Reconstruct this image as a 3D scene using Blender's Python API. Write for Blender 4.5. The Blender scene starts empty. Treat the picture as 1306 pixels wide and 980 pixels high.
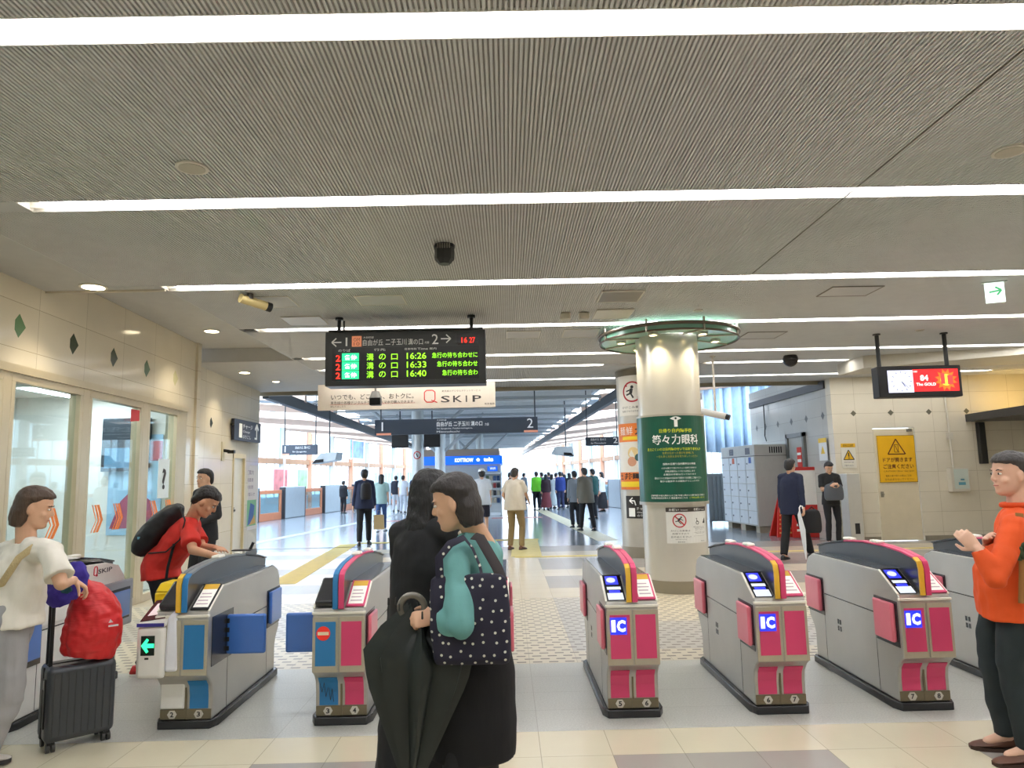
import bpy, bmesh, math, random
from mathutils import Vector, Matrix, noise
random.seed(7)
SC = bpy.context.scene
COL = SC.collection
PI = math.pi

# ------------------------------------------------------------------ camera
F_PX, EYE = 915.0, 1.55
_yaw, _pit, _rol = [math.radians(a) for a in (0.573, 7.33, -1.24)]
_f = Vector((math.sin(_yaw)*math.cos(_pit), math.cos(_yaw)*math.cos(_pit), math.sin(_pit)))
_r0 = Vector((math.cos(_yaw), -math.sin(_yaw), 0)); _u0 = _r0.cross(_f)
_r = _r0*math.cos(_rol)+_u0*math.sin(_rol); _u = -_r0*math.sin(_rol)+_u0*math.cos(_rol)
cam_d = bpy.data.cameras.new('camera'); cam = bpy.data.objects.new('camera', cam_d); COL.objects.link(cam)
cam_d.sensor_width = 36; cam_d.lens = F_PX/1306*36; cam_d.clip_start = .05; cam_d.clip_end = 400
m = Matrix((_r, _u, -_f)).transposed().to_4x4(); m.translation = (0, 0, EYE); cam.matrix_world = m
SC.camera = cam

def ray(px, py): return _r*((px-653)/F_PX)-_u*((py-490)/F_PX)+_f
def at(px, py, Y):
    d = ray(px, py); p = d*(Y/d.y); return Vector((p.x, p.y, p.z+EYE))
def flr(px, py, z=0.0):
    d = ray(px, py); p = d*((z-EYE)/d.z); return Vector((p.x, p.y, z))

# ------------------------------------------------------------------ world, exposure
SC.view_settings.view_transform = 'Standard'; SC.view_settings.look = 'None'
SC.view_settings.gamma = 1; SC.view_settings.use_curve_mapping = False
SC.view_settings.exposure = 1.08
STRIP = 9.0      # ceiling strip lamps
SKY = 3.2
w = bpy.data.worlds.new('world'); SC.world = w; w.use_nodes = True
nt = w.node_tree; bg = nt.nodes['Background']
tc = nt.nodes.new('ShaderNodeTexCoord'); sx = nt.nodes.new('ShaderNodeSeparateXYZ'); cr = nt.nodes.new('ShaderNodeValToRGB')
nt.links.new(tc.outputs['Generated'], sx.inputs[0]); nt.links.new(sx.outputs[2], cr.inputs[0]); nt.links.new(cr.outputs[0], bg.inputs[0])
cr.color_ramp.elements[0].position = .0; cr.color_ramp.elements[0].color = (.55, .62, .7, 1)
cr.color_ramp.elements[1].position = .35; cr.color_ramp.elements[1].color = (.62, .78, 1, 1)
e = cr.color_ramp.elements.new(.04); e.color = (.86, .93, 1, 1)
bg.inputs[1].default_value = SKY

# ------------------------------------------------------------------ materials
def lin(c): return tuple(((x/255)/12.92 if x/255 <= .04045 else ((x/255+.055)/1.055)**2.4) for x in c)
_MC = {}
def M(rgb, rough=.5, metal=0.0, em=0.0, var=0.0, vs=6.0, bump=0.0, bs=60.0, coat=0.0, alpha=None, stretch=None, name=None, emc=None):
    key = (rgb, rough, metal, em, var, vs, bump, bs, coat, alpha, stretch, emc)
    if key in _MC: return _MC[key]
    mt = bpy.data.materials.new(name or 'mat_%02x%02x%02x' % tuple(int(c) for c in rgb)); mt.use_nodes = True
    n = mt.node_tree.nodes; L = mt.node_tree.links; b = n['Principled BSDF']
    c = lin(rgb); b.inputs['Base Color'].default_value = (*c, 1)
    b.inputs['Roughness'].default_value = rough; b.inputs['Metallic'].default_value = metal
    if coat: b.inputs['Coat Weight'].default_value = coat; b.inputs['Coat Roughness'].default_value = .08
    if em:
        b.inputs['Emission Color'].default_value = (*(lin(emc) if emc else c), 1); b.inputs['Emission Strength'].default_value = em
    if alpha is not None: b.inputs['Alpha'].default_value = alpha
    co = n.new('ShaderNodeTexCoord'); src = co.outputs['Object']
    if stretch:
        mp = n.new('ShaderNodeMapping'); mp.inputs['Scale'].default_value = stretch; L.new(src, mp.inputs[0]); src = mp.outputs[0]
    v = max(var, .03)
    nz = n.new('ShaderNodeTexNoise'); nz.inputs['Scale'].default_value = vs; nz.inputs['Detail'].default_value = 4; L.new(src, nz.inputs[0])
    rp = n.new('ShaderNodeValToRGB'); L.new(nz.outputs[0], rp.inputs[0])
    rp.color_ramp.elements[0].position = .3; rp.color_ramp.elements[1].position = .7
    rp.color_ramp.elements[0].color = (*[x*(1-v) for x in c], 1); rp.color_ramp.elements[1].color = (*[min(1, x*(1+v)) for x in c], 1)
    L.new(rp.outputs[0], b.inputs['Base Color'])
    if bump:
        n2 = n.new('ShaderNodeTexNoise'); n2.inputs['Scale'].default_value = bs; n2.inputs['Detail'].default_value = 3; L.new(src, n2.inputs[0])
        bp = n.new('ShaderNodeBump'); bp.inputs['Strength'].default_value = bump; bp.inputs['Distance'].default_value = .01
        L.new(n2.outputs[0], bp.inputs['Height']); L.new(bp.outputs[0], b.inputs['Normal'])
    _MC[key] = mt; return mt

def E(rgb, s=1.0):                                    # things that give off light
    key = ('E', rgb, s)
    if key in _MC: return _MC[key]
    mt = bpy.data.materials.new('light_%02x%02x%02x' % tuple(rgb)); mt.use_nodes = True
    n = mt.node_tree.nodes; b = n['Principled BSDF']; b.inputs['Base Color'].default_value = (.02, .02, .02, 1)
    b.inputs['Emission Color'].default_value = (*lin(rgb), 1); b.inputs['Emission Strength'].default_value = s
    _MC[key] = mt; return mt

def GLASS(tint=(235, 245, 245), refl=1.0):
    key = ('G', tint, refl)
    if key in _MC: return _MC[key]
    mt = bpy.data.materials.new('glass'); mt.use_nodes = True
    n = mt.node_tree.nodes; L = mt.node_tree.links; n.clear()
    o = n.new('ShaderNodeOutputMaterial'); t = n.new('ShaderNodeBsdfTransparent'); g = n.new('ShaderNodeBsdfGlossy'); x = n.new('ShaderNodeMixShader')
    lw = n.new('ShaderNodeLayerWeight'); lw.inputs[0].default_value = .5
    p5 = mathn(n, L, 'POWER', lw.outputs['Facing'], 4.0); p5 = mathn(n, L, 'ADD', mathn(n, L, 'MULTIPLY', p5, .45), .03)
    t.inputs[0].default_value = (*lin(tint), 1); g.inputs['Roughness'].default_value = .02
    L.new(p5, x.inputs[0]); L.new(t.outputs[0], x.inputs[1]); L.new(g.outputs[0], x.inputs[2]); L.new(x.outputs[0], o.inputs[0])
    _MC[key] = mt; return mt

def mathn(n, L, op, a, b=None, clamp=False):
    q = n.new('ShaderNodeMath'); q.operation = op; q.use_clamp = clamp
    for i, s in enumerate((a, b)):
        if s is None: continue
        if isinstance(s, (int, float)): q.inputs[i].default_value = s
        else: L.new(s, q.inputs[i])
    return q.outputs[0]

def TILE(rgb, size, off=(0, 0), axes='XY', grout=(120, 112, 98), gw=.004, rough=.25, var=.06, vs=3.0, dots=None, speck=0.0, coat=0.0, gmix=.6, hgt=None):
    """tiles of size (a,b) along two world axes, thin grout; dots=(pitch_a,pitch_b,len,wid,rgb) raised dark studs; all procedural"""
    key = ('T', rgb, size, off, axes, grout, gw, rough, var, vs, dots, speck, coat, gmix)
    if key in _MC: return _MC[key]
    mt = bpy.data.materials.new('tile_%02x%02x%02x' % tuple(rgb)); mt.use_nodes = True
    n = mt.node_tree.nodes; L = mt.node_tree.links; b = n['Principled BSDF']; b.inputs['Roughness'].default_value = rough
    if coat: b.inputs['Coat Weight'].default_value = coat; b.inputs['Coat Roughness'].default_value = .05
    g = n.new('ShaderNodeNewGeometry'); s = n.new('ShaderNodeSeparateXYZ'); L.new(g.outputs['Position'], s.inputs[0])
    ax = {'X': s.outputs[0], 'Y': s.outputs[1], 'Z': s.outputs[2]}
    A, Bx = ax[axes[0]], ax[axes[1]]
    def edge(src, o, sz, w):
        t = mathn(n, L, 'SUBTRACT', src, o); t = mathn(n, L, 'DIVIDE', t, sz); fl = mathn(n, L, 'FLOOR', t)
        t = mathn(n, L, 'FRACT', mathn(n, L, 'ADD', t, 1000.0)); t = mathn(n, L, 'SUBTRACT', t, .5); t = mathn(n, L, 'ABSOLUTE', t)
        return mathn(n, L, 'GREATER_THAN', t, .5-w/sz/2), fl
    ea, fa = edge(A, off[0], size[0], gw); eb, fb = edge(Bx, off[1], size[1], gw)
    eg = mathn(n, L, 'MAXIMUM', ea, eb)
    cm = n.new('ShaderNodeCombineXYZ'); L.new(fa, cm.inputs[0]); L.new(fb, cm.inputs[1])
    wn = n.new('ShaderNodeTexWhiteNoise'); wn.noise_dimensions = '3D'; L.new(cm.outputs[0], wn.inputs[0])
    nz = n.new('ShaderNodeTexNoise'); nz.inputs['Scale'].default_value = vs; nz.inputs['Detail'].default_value = 6; L.new(g.outputs['Position'], nz.inputs[0])
    k = mathn(n, L, 'ADD', mathn(n, L, 'MULTIPLY', wn.outputs[0], var), mathn(n, L, 'MULTIPLY', nz.outputs[0], var*2))
    if speck:
        n3 = n.new('ShaderNodeTexNoise'); n3.inputs['Scale'].default_value = 90; n3.inputs['Detail'].default_value = 2; L.new(g.outputs['Position'], n3.inputs[0])
        k = mathn(n, L, 'ADD', k, mathn(n, L, 'MULTIPLY', mathn(n, L, 'SUBTRACT', n3.outputs[0], .5), speck))
    k = mathn(n, L, 'ADD', k, 1-var*1.5)
    base = n.new('ShaderNodeMix'); base.data_type = 'RGBA'; base.blend_type = 'MULTIPLY'; base.inputs[0].default_value = 1
    base.inputs[6].default_value = (*lin(rgb), 1); cc = n.new('ShaderNodeCombineXYZ')
    for i in range(3): L.new(k, cc.inputs[i])
    L.new(cc.outputs[0], base.inputs[7]); out = base.outputs[2]
    if dots:
        pa, pb, la, wb, drgb = dots
        def cell(src, o, p): return mathn(n, L, 'SUBTRACT', mathn(n, L, 'FRACT', mathn(n, L, 'ADD', mathn(n, L, 'DIVIDE', mathn(n, L, 'SUBTRACT', src, o), p), 1000.0)), .5)
        row = mathn(n, L, 'FLOOR', mathn(n, L, 'DIVIDE', mathn(n, L, 'SUBTRACT', Bx, off[1]), pb))
        sh = mathn(n, L, 'MULTIPLY', mathn(n, L, 'MODULO', mathn(n, L, 'ADD', row, 1000.0), 2.0), pa/2)
        da = mathn(n, L, 'MULTIPLY', mathn(n, L, 'ABSOLUTE', cell(mathn(n, L, 'ADD', A, sh), off[0], pa)), pa)
        db = mathn(n, L, 'MULTIPLY', mathn(n, L, 'ABSOLUTE', cell(Bx, off[1], pb)), pb)
        dk = mathn(n, L, 'MULTIPLY', mathn(n, L, 'LESS_THAN', da, la/2), mathn(n, L, 'LESS_THAN', db, wb/2))
        mx = n.new('ShaderNodeMix'); mx.data_type = 'RGBA'; L.new(dk, mx.inputs[0]); L.new(out, mx.inputs[6]); mx.inputs[7].default_value = (*lin(drgb), 1); out = mx.outputs[2]
    mx = n.new('ShaderNodeMix'); mx.data_type = 'RGBA'; L.new(mathn(n, L, 'MULTIPLY', eg, gmix), mx.inputs[0]); L.new(out, mx.inputs[6]); mx.inputs[7].default_value = (*lin(grout), 1)
    L.new(mx.outputs[2], b.inputs['Base Color'])
    _MC[key] = mt; return mt

# ------------------------------------------------------------------ mesh builder
class B:
    def __init__(s): s.v = []; s.f = []; s.m = []
    def add(s, vs, fs, m=0):
        o = len(s.v); s.v += [tuple(v) for v in vs]; s.f += [tuple(i+o for i in f) for f in fs]; s.m += [m]*len(fs); return s
    def box(s, x0, x1, y0, y1, z0, z1, m=0):
        return s.add([(x0,y0,z0),(x1,y0,z0),(x1,y1,z0),(x0,y1,z0),(x0,y0,z1),(x1,y0,z1),(x1,y1,z1),(x0,y1,z1)],
                     [(0,3,2,1),(4,5,6,7),(0,1,5,4),(1,2,6,5),(2,3,7,6),(3,0,4,7)], m)
    def hexa(s, p, m=0): return s.add(p, [(0,3,2,1),(4,5,6,7),(0,1,5,4),(1,2,6,5),(2,3,7,6),(3,0,4,7)], m)
    def prism(s, poly, a0, a1, axis='X', m=0):
        n = len(poly)
        if axis == 'X': v = [(a0, p[0], p[1]) for p in poly]+[(a1, p[0], p[1]) for p in poly]
        elif axis == 'Y': v = [(p[0], a0, p[1]) for p in poly]+[(p[0], a1, p[1]) for p in poly]
        else: v = [(p[0], p[1], a0) for p in poly]+[(p[0], p[1], a1) for p in poly]
        return s.add(v, [tuple(range(n)), tuple(range(2*n-1, n-1, -1))]+[(i, i+n, (i+1) % n+n, (i+1) % n) for i in range(n)], m)
    def loft(s, rings, m=0, cap=True, closed=True):
        n = len(rings[0]); vs = [p for r in rings for p in r]; fs = []
        for i in range(len(rings)-1):
            for j in range(n if closed else n-1):
                k = (j+1) % n; fs.append((i*n+j, i*n+k, (i+1)*n+k, (i+1)*n+j))
        if cap and closed: fs += [tuple(range(n-1, -1, -1)), tuple((len(rings)-1)*n+j for j in range(n))]
        return s.add(vs, fs, m)
    def cyl(s, p0, p1, r0, r1=None, n=16, m=0):
        return s.tube([p0, p1], [r0, r0 if r1 is None else r1], n, m)
    def tube(s, pts, rad, n=10, m=0, flat=1.0, ref=None):
        pts = [Vector(p) for p in pts]
        if isinstance(rad, (int, float)): rad = [rad]*len(pts)
        rings = []; prev = None
        for i, p in enumerate(pts):
            d = (pts[min(i+1, len(pts)-1)]-pts[max(i-1, 0)]).normalized()
            if prev is None:
                a = Vector(ref) if ref else (Vector((0, 0, 1)) if abs(d.z) < .9 else Vector((1, 0, 0)))
            else: a = prev
            a = (a-d*a.dot(d)).normalized(); prev = a; b_ = d.cross(a)
            rings.append([p+(a*math.cos(t)+b_*math.sin(t)*flat)*rad[i] for t in [2*PI*k/n for k in range(n)]])
        return s.loft(rings, m)
    def capsule(s, p0, p1, r0, r1, n=12, m=0):          # tapered limb with round ends
        p0, p1 = Vector(p0), Vector(p1); d = (p1-p0); L = d.length; d = d/L if L > 1e-6 else Vector((0, 0, 1))
        pts, rd = [], []
        for k in range(4):
            t = PI/2*k/4; pts.append(p0-d*r0*math.cos(t)); rd.append(max(r0*math.sin(t), .0015))
        pts.append(p0); rd.append(r0); pts.append(p1); rd.append(r1)
        for k in range(3, -1, -1):
            t = PI/2*k/4; pts.append(p1+d*r1*math.cos(t)); rd.append(max(r1*math.sin(t), .0015))
        a = Vector((0, 0, 1)) if abs(d.z) < .9 else Vector((1, 0, 0)); a = (a-d*a.dot(d)).normalized(); b_ = d.cross(a)
        return s.loft([[p+(a*math.cos(t)+b_*math.sin(t))*r for t in [2*PI*k/n for k in range(n)]] for p, r in zip(pts, rd)], m)
    def ell(s, c, r, n=14, k=9, R=None, m=0):
        rings = []
        for i in range(k+1):
            ph = -PI/2+PI*(i+.0)/k; q = max(math.cos(ph), .03)
            ring = [Vector((r[0]*q*math.cos(2*PI*j/n), r[1]*q*math.sin(2*PI*j/n), r[2]*math.sin(ph))) for j in range(n)]
            if R is not None: ring = [R@p for p in ring]
            rings.append([p+Vector(c) for p in ring])
        return s.loft(rings, m)
    def disc(s, c, r, y=None, n=28, m=0, ax='Y', th=.004, sx=1.0):
        cx, cz = c
        poly = [(cx+r*sx*math.cos(2*PI*k/n), cz+r*math.sin(2*PI*k/n)) for k in range(n)]
        return s.prism(poly, y, y+th, ax, m)
    def ring(s, c, r0, r1, y, th=.003, n=32, m=0):
        cx, cz = c; v = []
        for yy in (y, y+th):
            for r in (r0, r1): v += [(cx+r*math.cos(2*PI*k/n), yy, cz+r*math.sin(2*PI*k/n)) for k in range(n)]
        f = []
        for k in range(n):
            q = (k+1) % n
            f += [(k, q, n+q, n+k), (2*n+k, 3*n+k, 3*n+q, 2*n+q), (k, 2*n+k, 2*n+q, q), (n+k, n+q, 3*n+q, 3*n+k)]
        return s.add(v, f, m)
    def bar(s, a, b_, wd, y, th=.003, m=0):             # flat stroke in the XZ plane
        a = Vector(a); b_ = Vector(b_); d = (b_-a).normalized(); q = Vector((-d.y, d.x))*wd/2
        return s.prism([a-q, b_-q, b_+q, a+q], y, y+th, 'Y', m)
    def build(s, name, mats, parent=None, bevel=0, smooth=None, loc=None, seg=2, map=None):
        me = bpy.data.meshes.new(name)
        vs = [map(Vector(v)) for v in s.v] if map else s.v
        me.from_pydata([tuple(v) for v in vs], [], s.f)
        for mt in (mats if isinstance(mats, (list, tuple)) else [mats]): me.materials.append(mt)
        if any(s.m): me.polygons.foreach_set('material_index', s.m)
        bm = bmesh.new(); bm.from_mesh(me); bmesh.ops.recalc_face_normals(bm, faces=bm.faces); bm.to_mesh(me); bm.free()
        if smooth is not None:
            me.polygons.foreach_set('use_smooth', [True]*len(me.polygons)); me.set_sharp_from_angle(angle=math.radians(smooth))
        o = bpy.data.objects.new(name, me); COL.objects.link(o)
        if parent: o.parent = parent
        if loc is not None: o.location = loc
        if bevel:
            md = o.modifiers.new('bevel', 'BEVEL'); md.width = bevel; md.segments = seg; md.limit_method = 'ANGLE'; md.angle_limit = math.radians(40)
            if smooth is None:
                me.polygons.foreach_set('use_smooth', [True]*len(me.polygons)); me.set_sharp_from_angle(angle=math.radians(35))
            md.harden_normals = False
        return o

def tag(o, label=None, cat=None, group=None, kind=None):
    if label: o['label'] = label
    if cat: o['category'] = cat
    if group: o['group'] = group
    if kind: o['kind'] = kind
    return o
def thing(name, label, cat, loc=(0, 0, 0), rz=0, group=None):
    o = bpy.data.objects.new(name, None); COL.objects.link(o); o.location = loc; o.rotation_euler = (0, 0, rz); o.empty_display_size = .1
    return tag(o, label, cat, group)
def struct(o): o['kind'] = 'structure'; return o
def dup(root, loc, label=None, rz=None):
    def cp(o, par):
        c = o.copy(); COL.objects.link(c)
        if par: c.parent = par
        for ch in o.children: cp(ch, c)
        return c
    r = cp(root, None); r.location = loc
    if rz is not None: r.rotation_euler = (0, 0, rz)
    if label: r['label'] = label
    return r

# ------------------------------------------------------------------ lettering (flat meshes from the built-in font)
_tc = bpy.data.curves.new('letters', 'FONT'); _to = bpy.data.objects.new('letters', _tc); COL.objects.link(_to)
_TX = {}
def glyphs(s, bold=0.0):
    if (s, bold) in _TX: return _TX[(s, bold)]
    _tc.body = s; _tc.offset = bold; _tc.resolution_u = 2; _tc.fill_mode = 'FRONT'
    bpy.context.view_layer.update(); dg = bpy.context.evaluated_depsgraph_get()
    me = bpy.data.meshes.new_from_object(_to.evaluated_get(dg))
    v = [(q.co.x, q.co.y) for q in me.vertices]; f = [tuple(p.vertices) for p in me.polygons]; bpy.data.meshes.remove(me)
    if not v: v = [(0, 0), (1, 0), (1, 1)]; f = [(0, 1, 2)]
    xs = [p[0] for p in v]; ys = [p[1] for p in v]; r = (v, f, min(xs), max(xs), min(ys), max(ys)); _TX[(s, bold)] = r; return r
def put(b, s, x0, z0, x1, z1, y, m=0, bold=0.0, shear=0.0):
    """text stretched into the rectangle x0..x1, z0..z1 of the XZ plane at depth y, read from -Y"""
    v, f, a0, a1, b0, b1 = glyphs(s, bold); sx = (x1-x0)/max(a1-a0, 1e-6); sz = (z1-z0)/max(b1-b0, 1e-6)
    return b.add([(x0+(p[0]-a0)*sx+shear*(p[1]-b0)*sz, y, z0+(p[1]-b0)*sz) for p in v], f, m)
def letters(items, mats, parent, y, name='lettering', conv=None, map=None):
    b = B()
    for it in items:
        s, x0, z0, x1, z1 = it[:5]; mi = it[5] if len(it) > 5 else 0; bo = it[6] if len(it) > 6 else 0.0
        if conv: (x0, z1), (x1, z0) = conv(x0, z0), conv(x1, z1)
        put(b, s, x0, z0, x1, z1, y, mi, bo)
    return b.build(name, mats, parent, map=map)
# ================================================================== SETTING: floor
CREAM, GREYT, SPECK = (208, 194, 166), (158, 152, 142), (158, 151, 136)
m_cream = TILE((206, 197, 170), (.4, .4), (.16, .215), rough=.22, var=.05)
m_grey = TILE((160, 154, 146), (.4, .4), (.16, .215), rough=.25, var=.05)
m_speck = TILE((186, 186, 178), (.8, .4), (.16, .215), rough=.3, var=.06, speck=.7, gmix=.5)
m_mid = TILE((205, 194, 172), (.4, .4), (.16, .215), rough=.25, var=.05)
DOT = (.135, .1, .078, .034, (112, 102, 88))
m_dotc = TILE((208, 197, 174), (.4, .4), (.16, .215), rough=.3, var=.05, dots=DOT)
m_dotg = TILE((186, 180, 170), (.4, .4), (.16, .215), rough=.3, var=.05, dots=DOT)
def tile_kind(x, y):
    if y < 4.6:
        if y > 4.2: return 0
        if y > 3.4:
            if .56 < x < 1.76 or x > 2.56 or -1.44 < x < -.3 or x < -2.64: return 1
            return 0
        return 1 if (int((x+20)/1.2)+int((y+20)/.8)) % 2 else 0
    if y < 6.3: return 2
    if y < 9.5:
        if .5 < x < 1.2 and y > 6.75: return 5
        if 1.2 <= x < 3.6 and 6.7 < y < 7.75: return 5
        if x > 3.6 and int((y-6.3)/.8) % 2: return 5
        if x < -1.5 and int((y-6.3)/1.2) % 2 == 1: return 5
        return 4
    if -.3 < x < .5: return 3
    if x > .5: return 1 if (9.5 < y < 10.35 and False) or (10.35 < y < 11.55) or (12.3 < y < 13.9) or y > 15.1 else 3
    return 1 if (10.3 < y < 10.9) or (12.3 < y < 13.1) or (14.6 < y < 15.4) else 3
b = B(); g = .4; x0f, y0f = .16-.4*32, .215-.4*14
for i in range(62):
    for j in range(54):
        xa, ya = x0f+i*g, y0f+j*g; yb = min(ya+g, 16.2)
        if ya >= 16.2: continue
        b.add([(xa, ya, 0), (xa+g, ya, 0), (xa+g, yb, 0), (xa, yb, 0)], [(0, 1, 2, 3)], tile_kind(xa+g/2, ya+g/2))
b.box(x0f, x0f+62*g, y0f, 16.2, -.12, -.01, 0)
struct(b.build('floor', [m_cream, m_grey, m_speck, m_mid, m_dotc, m_dotg]))
# platform floor (beyond the ceiling's end)
m_plat = TILE((140, 146, 152), (.6, .6), (0, 16.2), grout=(100, 104, 108), rough=.16, var=.07, vs=1.2, gmix=.4)
LW = lambda y: -10.4+.135*(y-24)          # left platform edge
RW = lambda y: 6.9-.135*(y-22)            # right platform edge
b = B(); y0, y1 = 16.2, 66
poly = [(LW(y0), y0), (7.9, y0), (7.9, 21.5), (RW(22), 22), (RW(y1), y1), (LW(y1), y1)]
b.prism(poly, -.6, 0, 'Z'); struct(b.build('floor', m_plat))
# dark band where the platform begins
m_band = M((96, 92, 84), .35)
b = B(); b.box(-9.5, -3.4, 16.9, 17.05, .0005, .004); struct(b.build('trim_1', m_band))

# tactile paving and painted bands: countable things laid on the floor
YEL = (206, 184, 92)
m_tac = M(YEL, .55, var=.08, bump=.5, bs=30)
def strip(pts, wd, mat, name, label, group=None, z=.004):
    b = B(); P = [Vector((p[0], p[1])) for p in pts]
    for a, c in zip(P[:-1], P[1:]):
        d = (c-a).normalized(); q = Vector((-d.y, d.x))*wd/2
        b.prism([a-q, c-q, c+q, a+q], .0005, z, 'Z')
    return tag(b.build(name, mat), label, 'floor strip', group)
strip([(-3.45, 11.2), (-3.85, 17.75)], .42, m_tac, 'tactile_strip', 'broad yellow tactile strip running away from the ticket gates on the left')
strip([(-3.64, 17.95), (.75, 17.95)], .32, m_tac, 'tactile_strip', 'yellow tactile strip crossing the platform entrance behind the person in teal')
strip([(.12, 14.13), (9.2, 14.13)], .16, m_tac, 'tactile_strip', 'thin yellow line crossing the floor towards the cream door on the right')
strip([(.35, 14.22), (.42, 17.78)], .6, M((214, 198, 130), .5, var=.08, bump=.5, bs=30), 'tactile_strip', 'pale yellow tactile square by the sandals of the person in khaki trousers')
strip([(2.35, 17.2), (1.45, 34)], .5, M((196, 186, 150), .5, var=.06, bump=.4, bs=30), 'tactile_strip', 'pale tactile strip leading to the crowd beside the person in the grey-brown jacket')
strip([(-6.6, 17.6), (-5.3, 27), (-4.3, 36)], .35, M((150, 152, 152), .4), 'tactile_strip', 'long grey strip along the left platform floor')
strip([(-.6, 27.4), (1.3, 27.4)], .5, M((196, 120, 112), .4), 'painted_band', 'pinkish band painted on the platform floor right of the person in teal')
strip([(-5.0, 27.0), (-3.5, 27.0)], .5, M((190, 116, 110), .4), 'painted_band', 'pinkish band painted on the platform floor near the person in jeans')

# ================================================================== SETTING: ceiling
m_ceil = M((206, 205, 202), .6, var=.03)
m_ceil2 = M((186, 184, 180), .6, var=.03)
CZ = 3.55
SL = [(-1.1, 0), (.95, 0), (2.97, 1), (4.99, 1), (7.25, 1), (9.42, 1), (11.75, 1), (13.05, 1), (14.9, 1)]
LHW = .1
def ribs(b, x0, x1, y0, y1, pitch=.024):
    n = int((x1-x0)/pitch); h = .012
    v = []; f = []
    for i in range(n):
        x = x0+i*pitch
        for (dx, dz) in ((0, 0), (.012, 0), (.014, h), (.022, h)):
            v += [(x+dx, y0, CZ+dz), (x+dx, y1, CZ+dz)]
    for i in range(n*4-1): f.append((2*i, 2*i+1, 2*i+3, 2*i+2))
    b.add(v, f); b.m[-len(f):] = [1 if i % 4 == 2 else 0 for i in range(len(f))]
    b.box(x0, x1, y0, y1, CZ+.014, CZ+.03)
b = B()
cuts = [-4.0]+[c for y, _ in SL for c in (y-LHW, y+LHW)]+[16.1]
for k in range(0, len(cuts), 2):
    ya, yb = cuts[k], cuts[k+1]
    if yb <= 7.2: segs = [(ya, yb, -4.0)]
    elif ya < 11.9:
        segs = [(ya, yb, -3.5)]
    else: segs = [(ya, yb, -3.5)]
    for (a, c, xl) in segs: ribs(b, xl, 11.6, a, c)
struct(b.build('ceiling', [m_ceil, M((156, 152, 144), .8)]))
b = B()       # smooth margin panels left of the ribs
b.box(-5.6, -4.0, -4, 7.15, CZ, CZ+.1); b.box(-4.0, -3.5, 7.15, 7.3, CZ, CZ+.1)
b.box(-5.6, -4.0, 7.15, 7.3, CZ, CZ+.1)
b.box(-5.7, -3.5, 7.3, 11.9, 3.78, 3.86); b.box(-5.7, -3.5, 7.3, 7.33, CZ+.03, 3.86); b.box(-3.52, -3.5, 7.3, 11.9, CZ, 3.86)
b.box(-5.7, -3.5, 11.9, 11.93, CZ, 3.86)
b.box(-5.9, -3.5, 11.935, 16.1, CZ, CZ+.1)
struct(b.build('ceiling', m_ceil2))
b = B(); b.box(-4.8, -3.5, 7.27, 7.3, CZ-.02, CZ+.03); struct(b.build('trim_2', M((205, 196, 176), .4)))
b = B(); b.box(2.545, 2.555, -4, 7.1, CZ-.001, CZ+.004); struct(b.build('trim_3', M((86, 80, 68), .6)))
b = B(); b.box(-6, 11.6, -4.1, 16.1, 3.95, 4.0); struct(b.build('roof_slab', M((90, 88, 84), .8)))
b = B(); b.box(-6, 11.6, 16.1, 16.22, 3.47, 4.0); struct(b.build('trim_4', M((138, 130, 112), .5)))

# linear lamps recessed in slots
m_slot = M((226, 222, 212), .35)
def lamp(y, xa, xb, label):
    t = thing('ceiling_light', label, 'ceiling light', ((xa+xb)/2, y, CZ), group='linear ceiling lights')
    hw = (xb-xa)/2; b = B()
    b.box(-hw, hw, -LHW, -LHW+.008, -.002, .06); b.box(-hw, hw, LHW-.008, LHW, -.002, .06)
    b.box(-hw, -hw+.01, -LHW, LHW, -.002, .06); b.box(hw-.01, hw, -LHW, LHW, -.002, .06); b.box(-hw, hw, -LHW, LHW, .055, .065)
    b.box(-hw, hw, .050, .055, .012, .06)
    b.build('frame', m_slot, t)
    E_ = B(); E_.box(-hw+.12, hw-.05, -LHW+.012, .049, .028, .03); E_.box(-hw+.12, hw-.05, .056, LHW-.010, .028, .03)
    E_.build('diffuser', E((252, 252, 255), STRIP), t)
lamp(-1.1, -3.5, 8, 'long recessed light furthest behind the viewer'); lamp(.95, -3.5, 8, 'long recessed light just behind the viewer')
lamp(2.97, -3.5, 9.5, 'broadest and nearest strip light along the top edge of the photo')
lamp(4.99, -3.44, 9.5, 'second nearest strip light, its slanted left end at the left wall')
lamp(7.25, -3.5, 11.4, 'third strip light from the viewer, just beyond the black ceiling sensor')
lamp(9.42, -3.3, 11.4, 'fourth strip light, passing just behind the top of the departure board')
lamp(11.75, -3.34, 11.4, 'fifth strip light, passing behind the green glass column canopy')
lamp(13.05, -3.45, 1.83, 'short sixth strip light ending left of the far column')
lamp(13.05, 3.67, 6.35, 'short sixth strip light between column and ceiling beam')
lamp(14.9, -3.45, 10.24, 'furthest strip light, nearest the platform')
b = B(); b.box(-3.5, -3.42, 12.95, 13.15, CZ, CZ+.04); b.box(1.84, 3.66, 12.95, 13.15, CZ, CZ+.04); b.box(6.36, 11.6, 12.95, 13.15, CZ, CZ+.04); b.box(10.25, 11.6, 14.8, 15.0, CZ, CZ+.04)
b.box(9.5, 11.6, 2.87, 3.07, CZ, CZ+.04); b.box(9.5, 11.6, 4.89, 5.09, CZ, CZ+.04); b.box(8, 11.6, .85, 1.05, CZ, CZ+.04); b.box(8, 11.6, -1.2, -1, CZ, CZ+.04)
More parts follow.
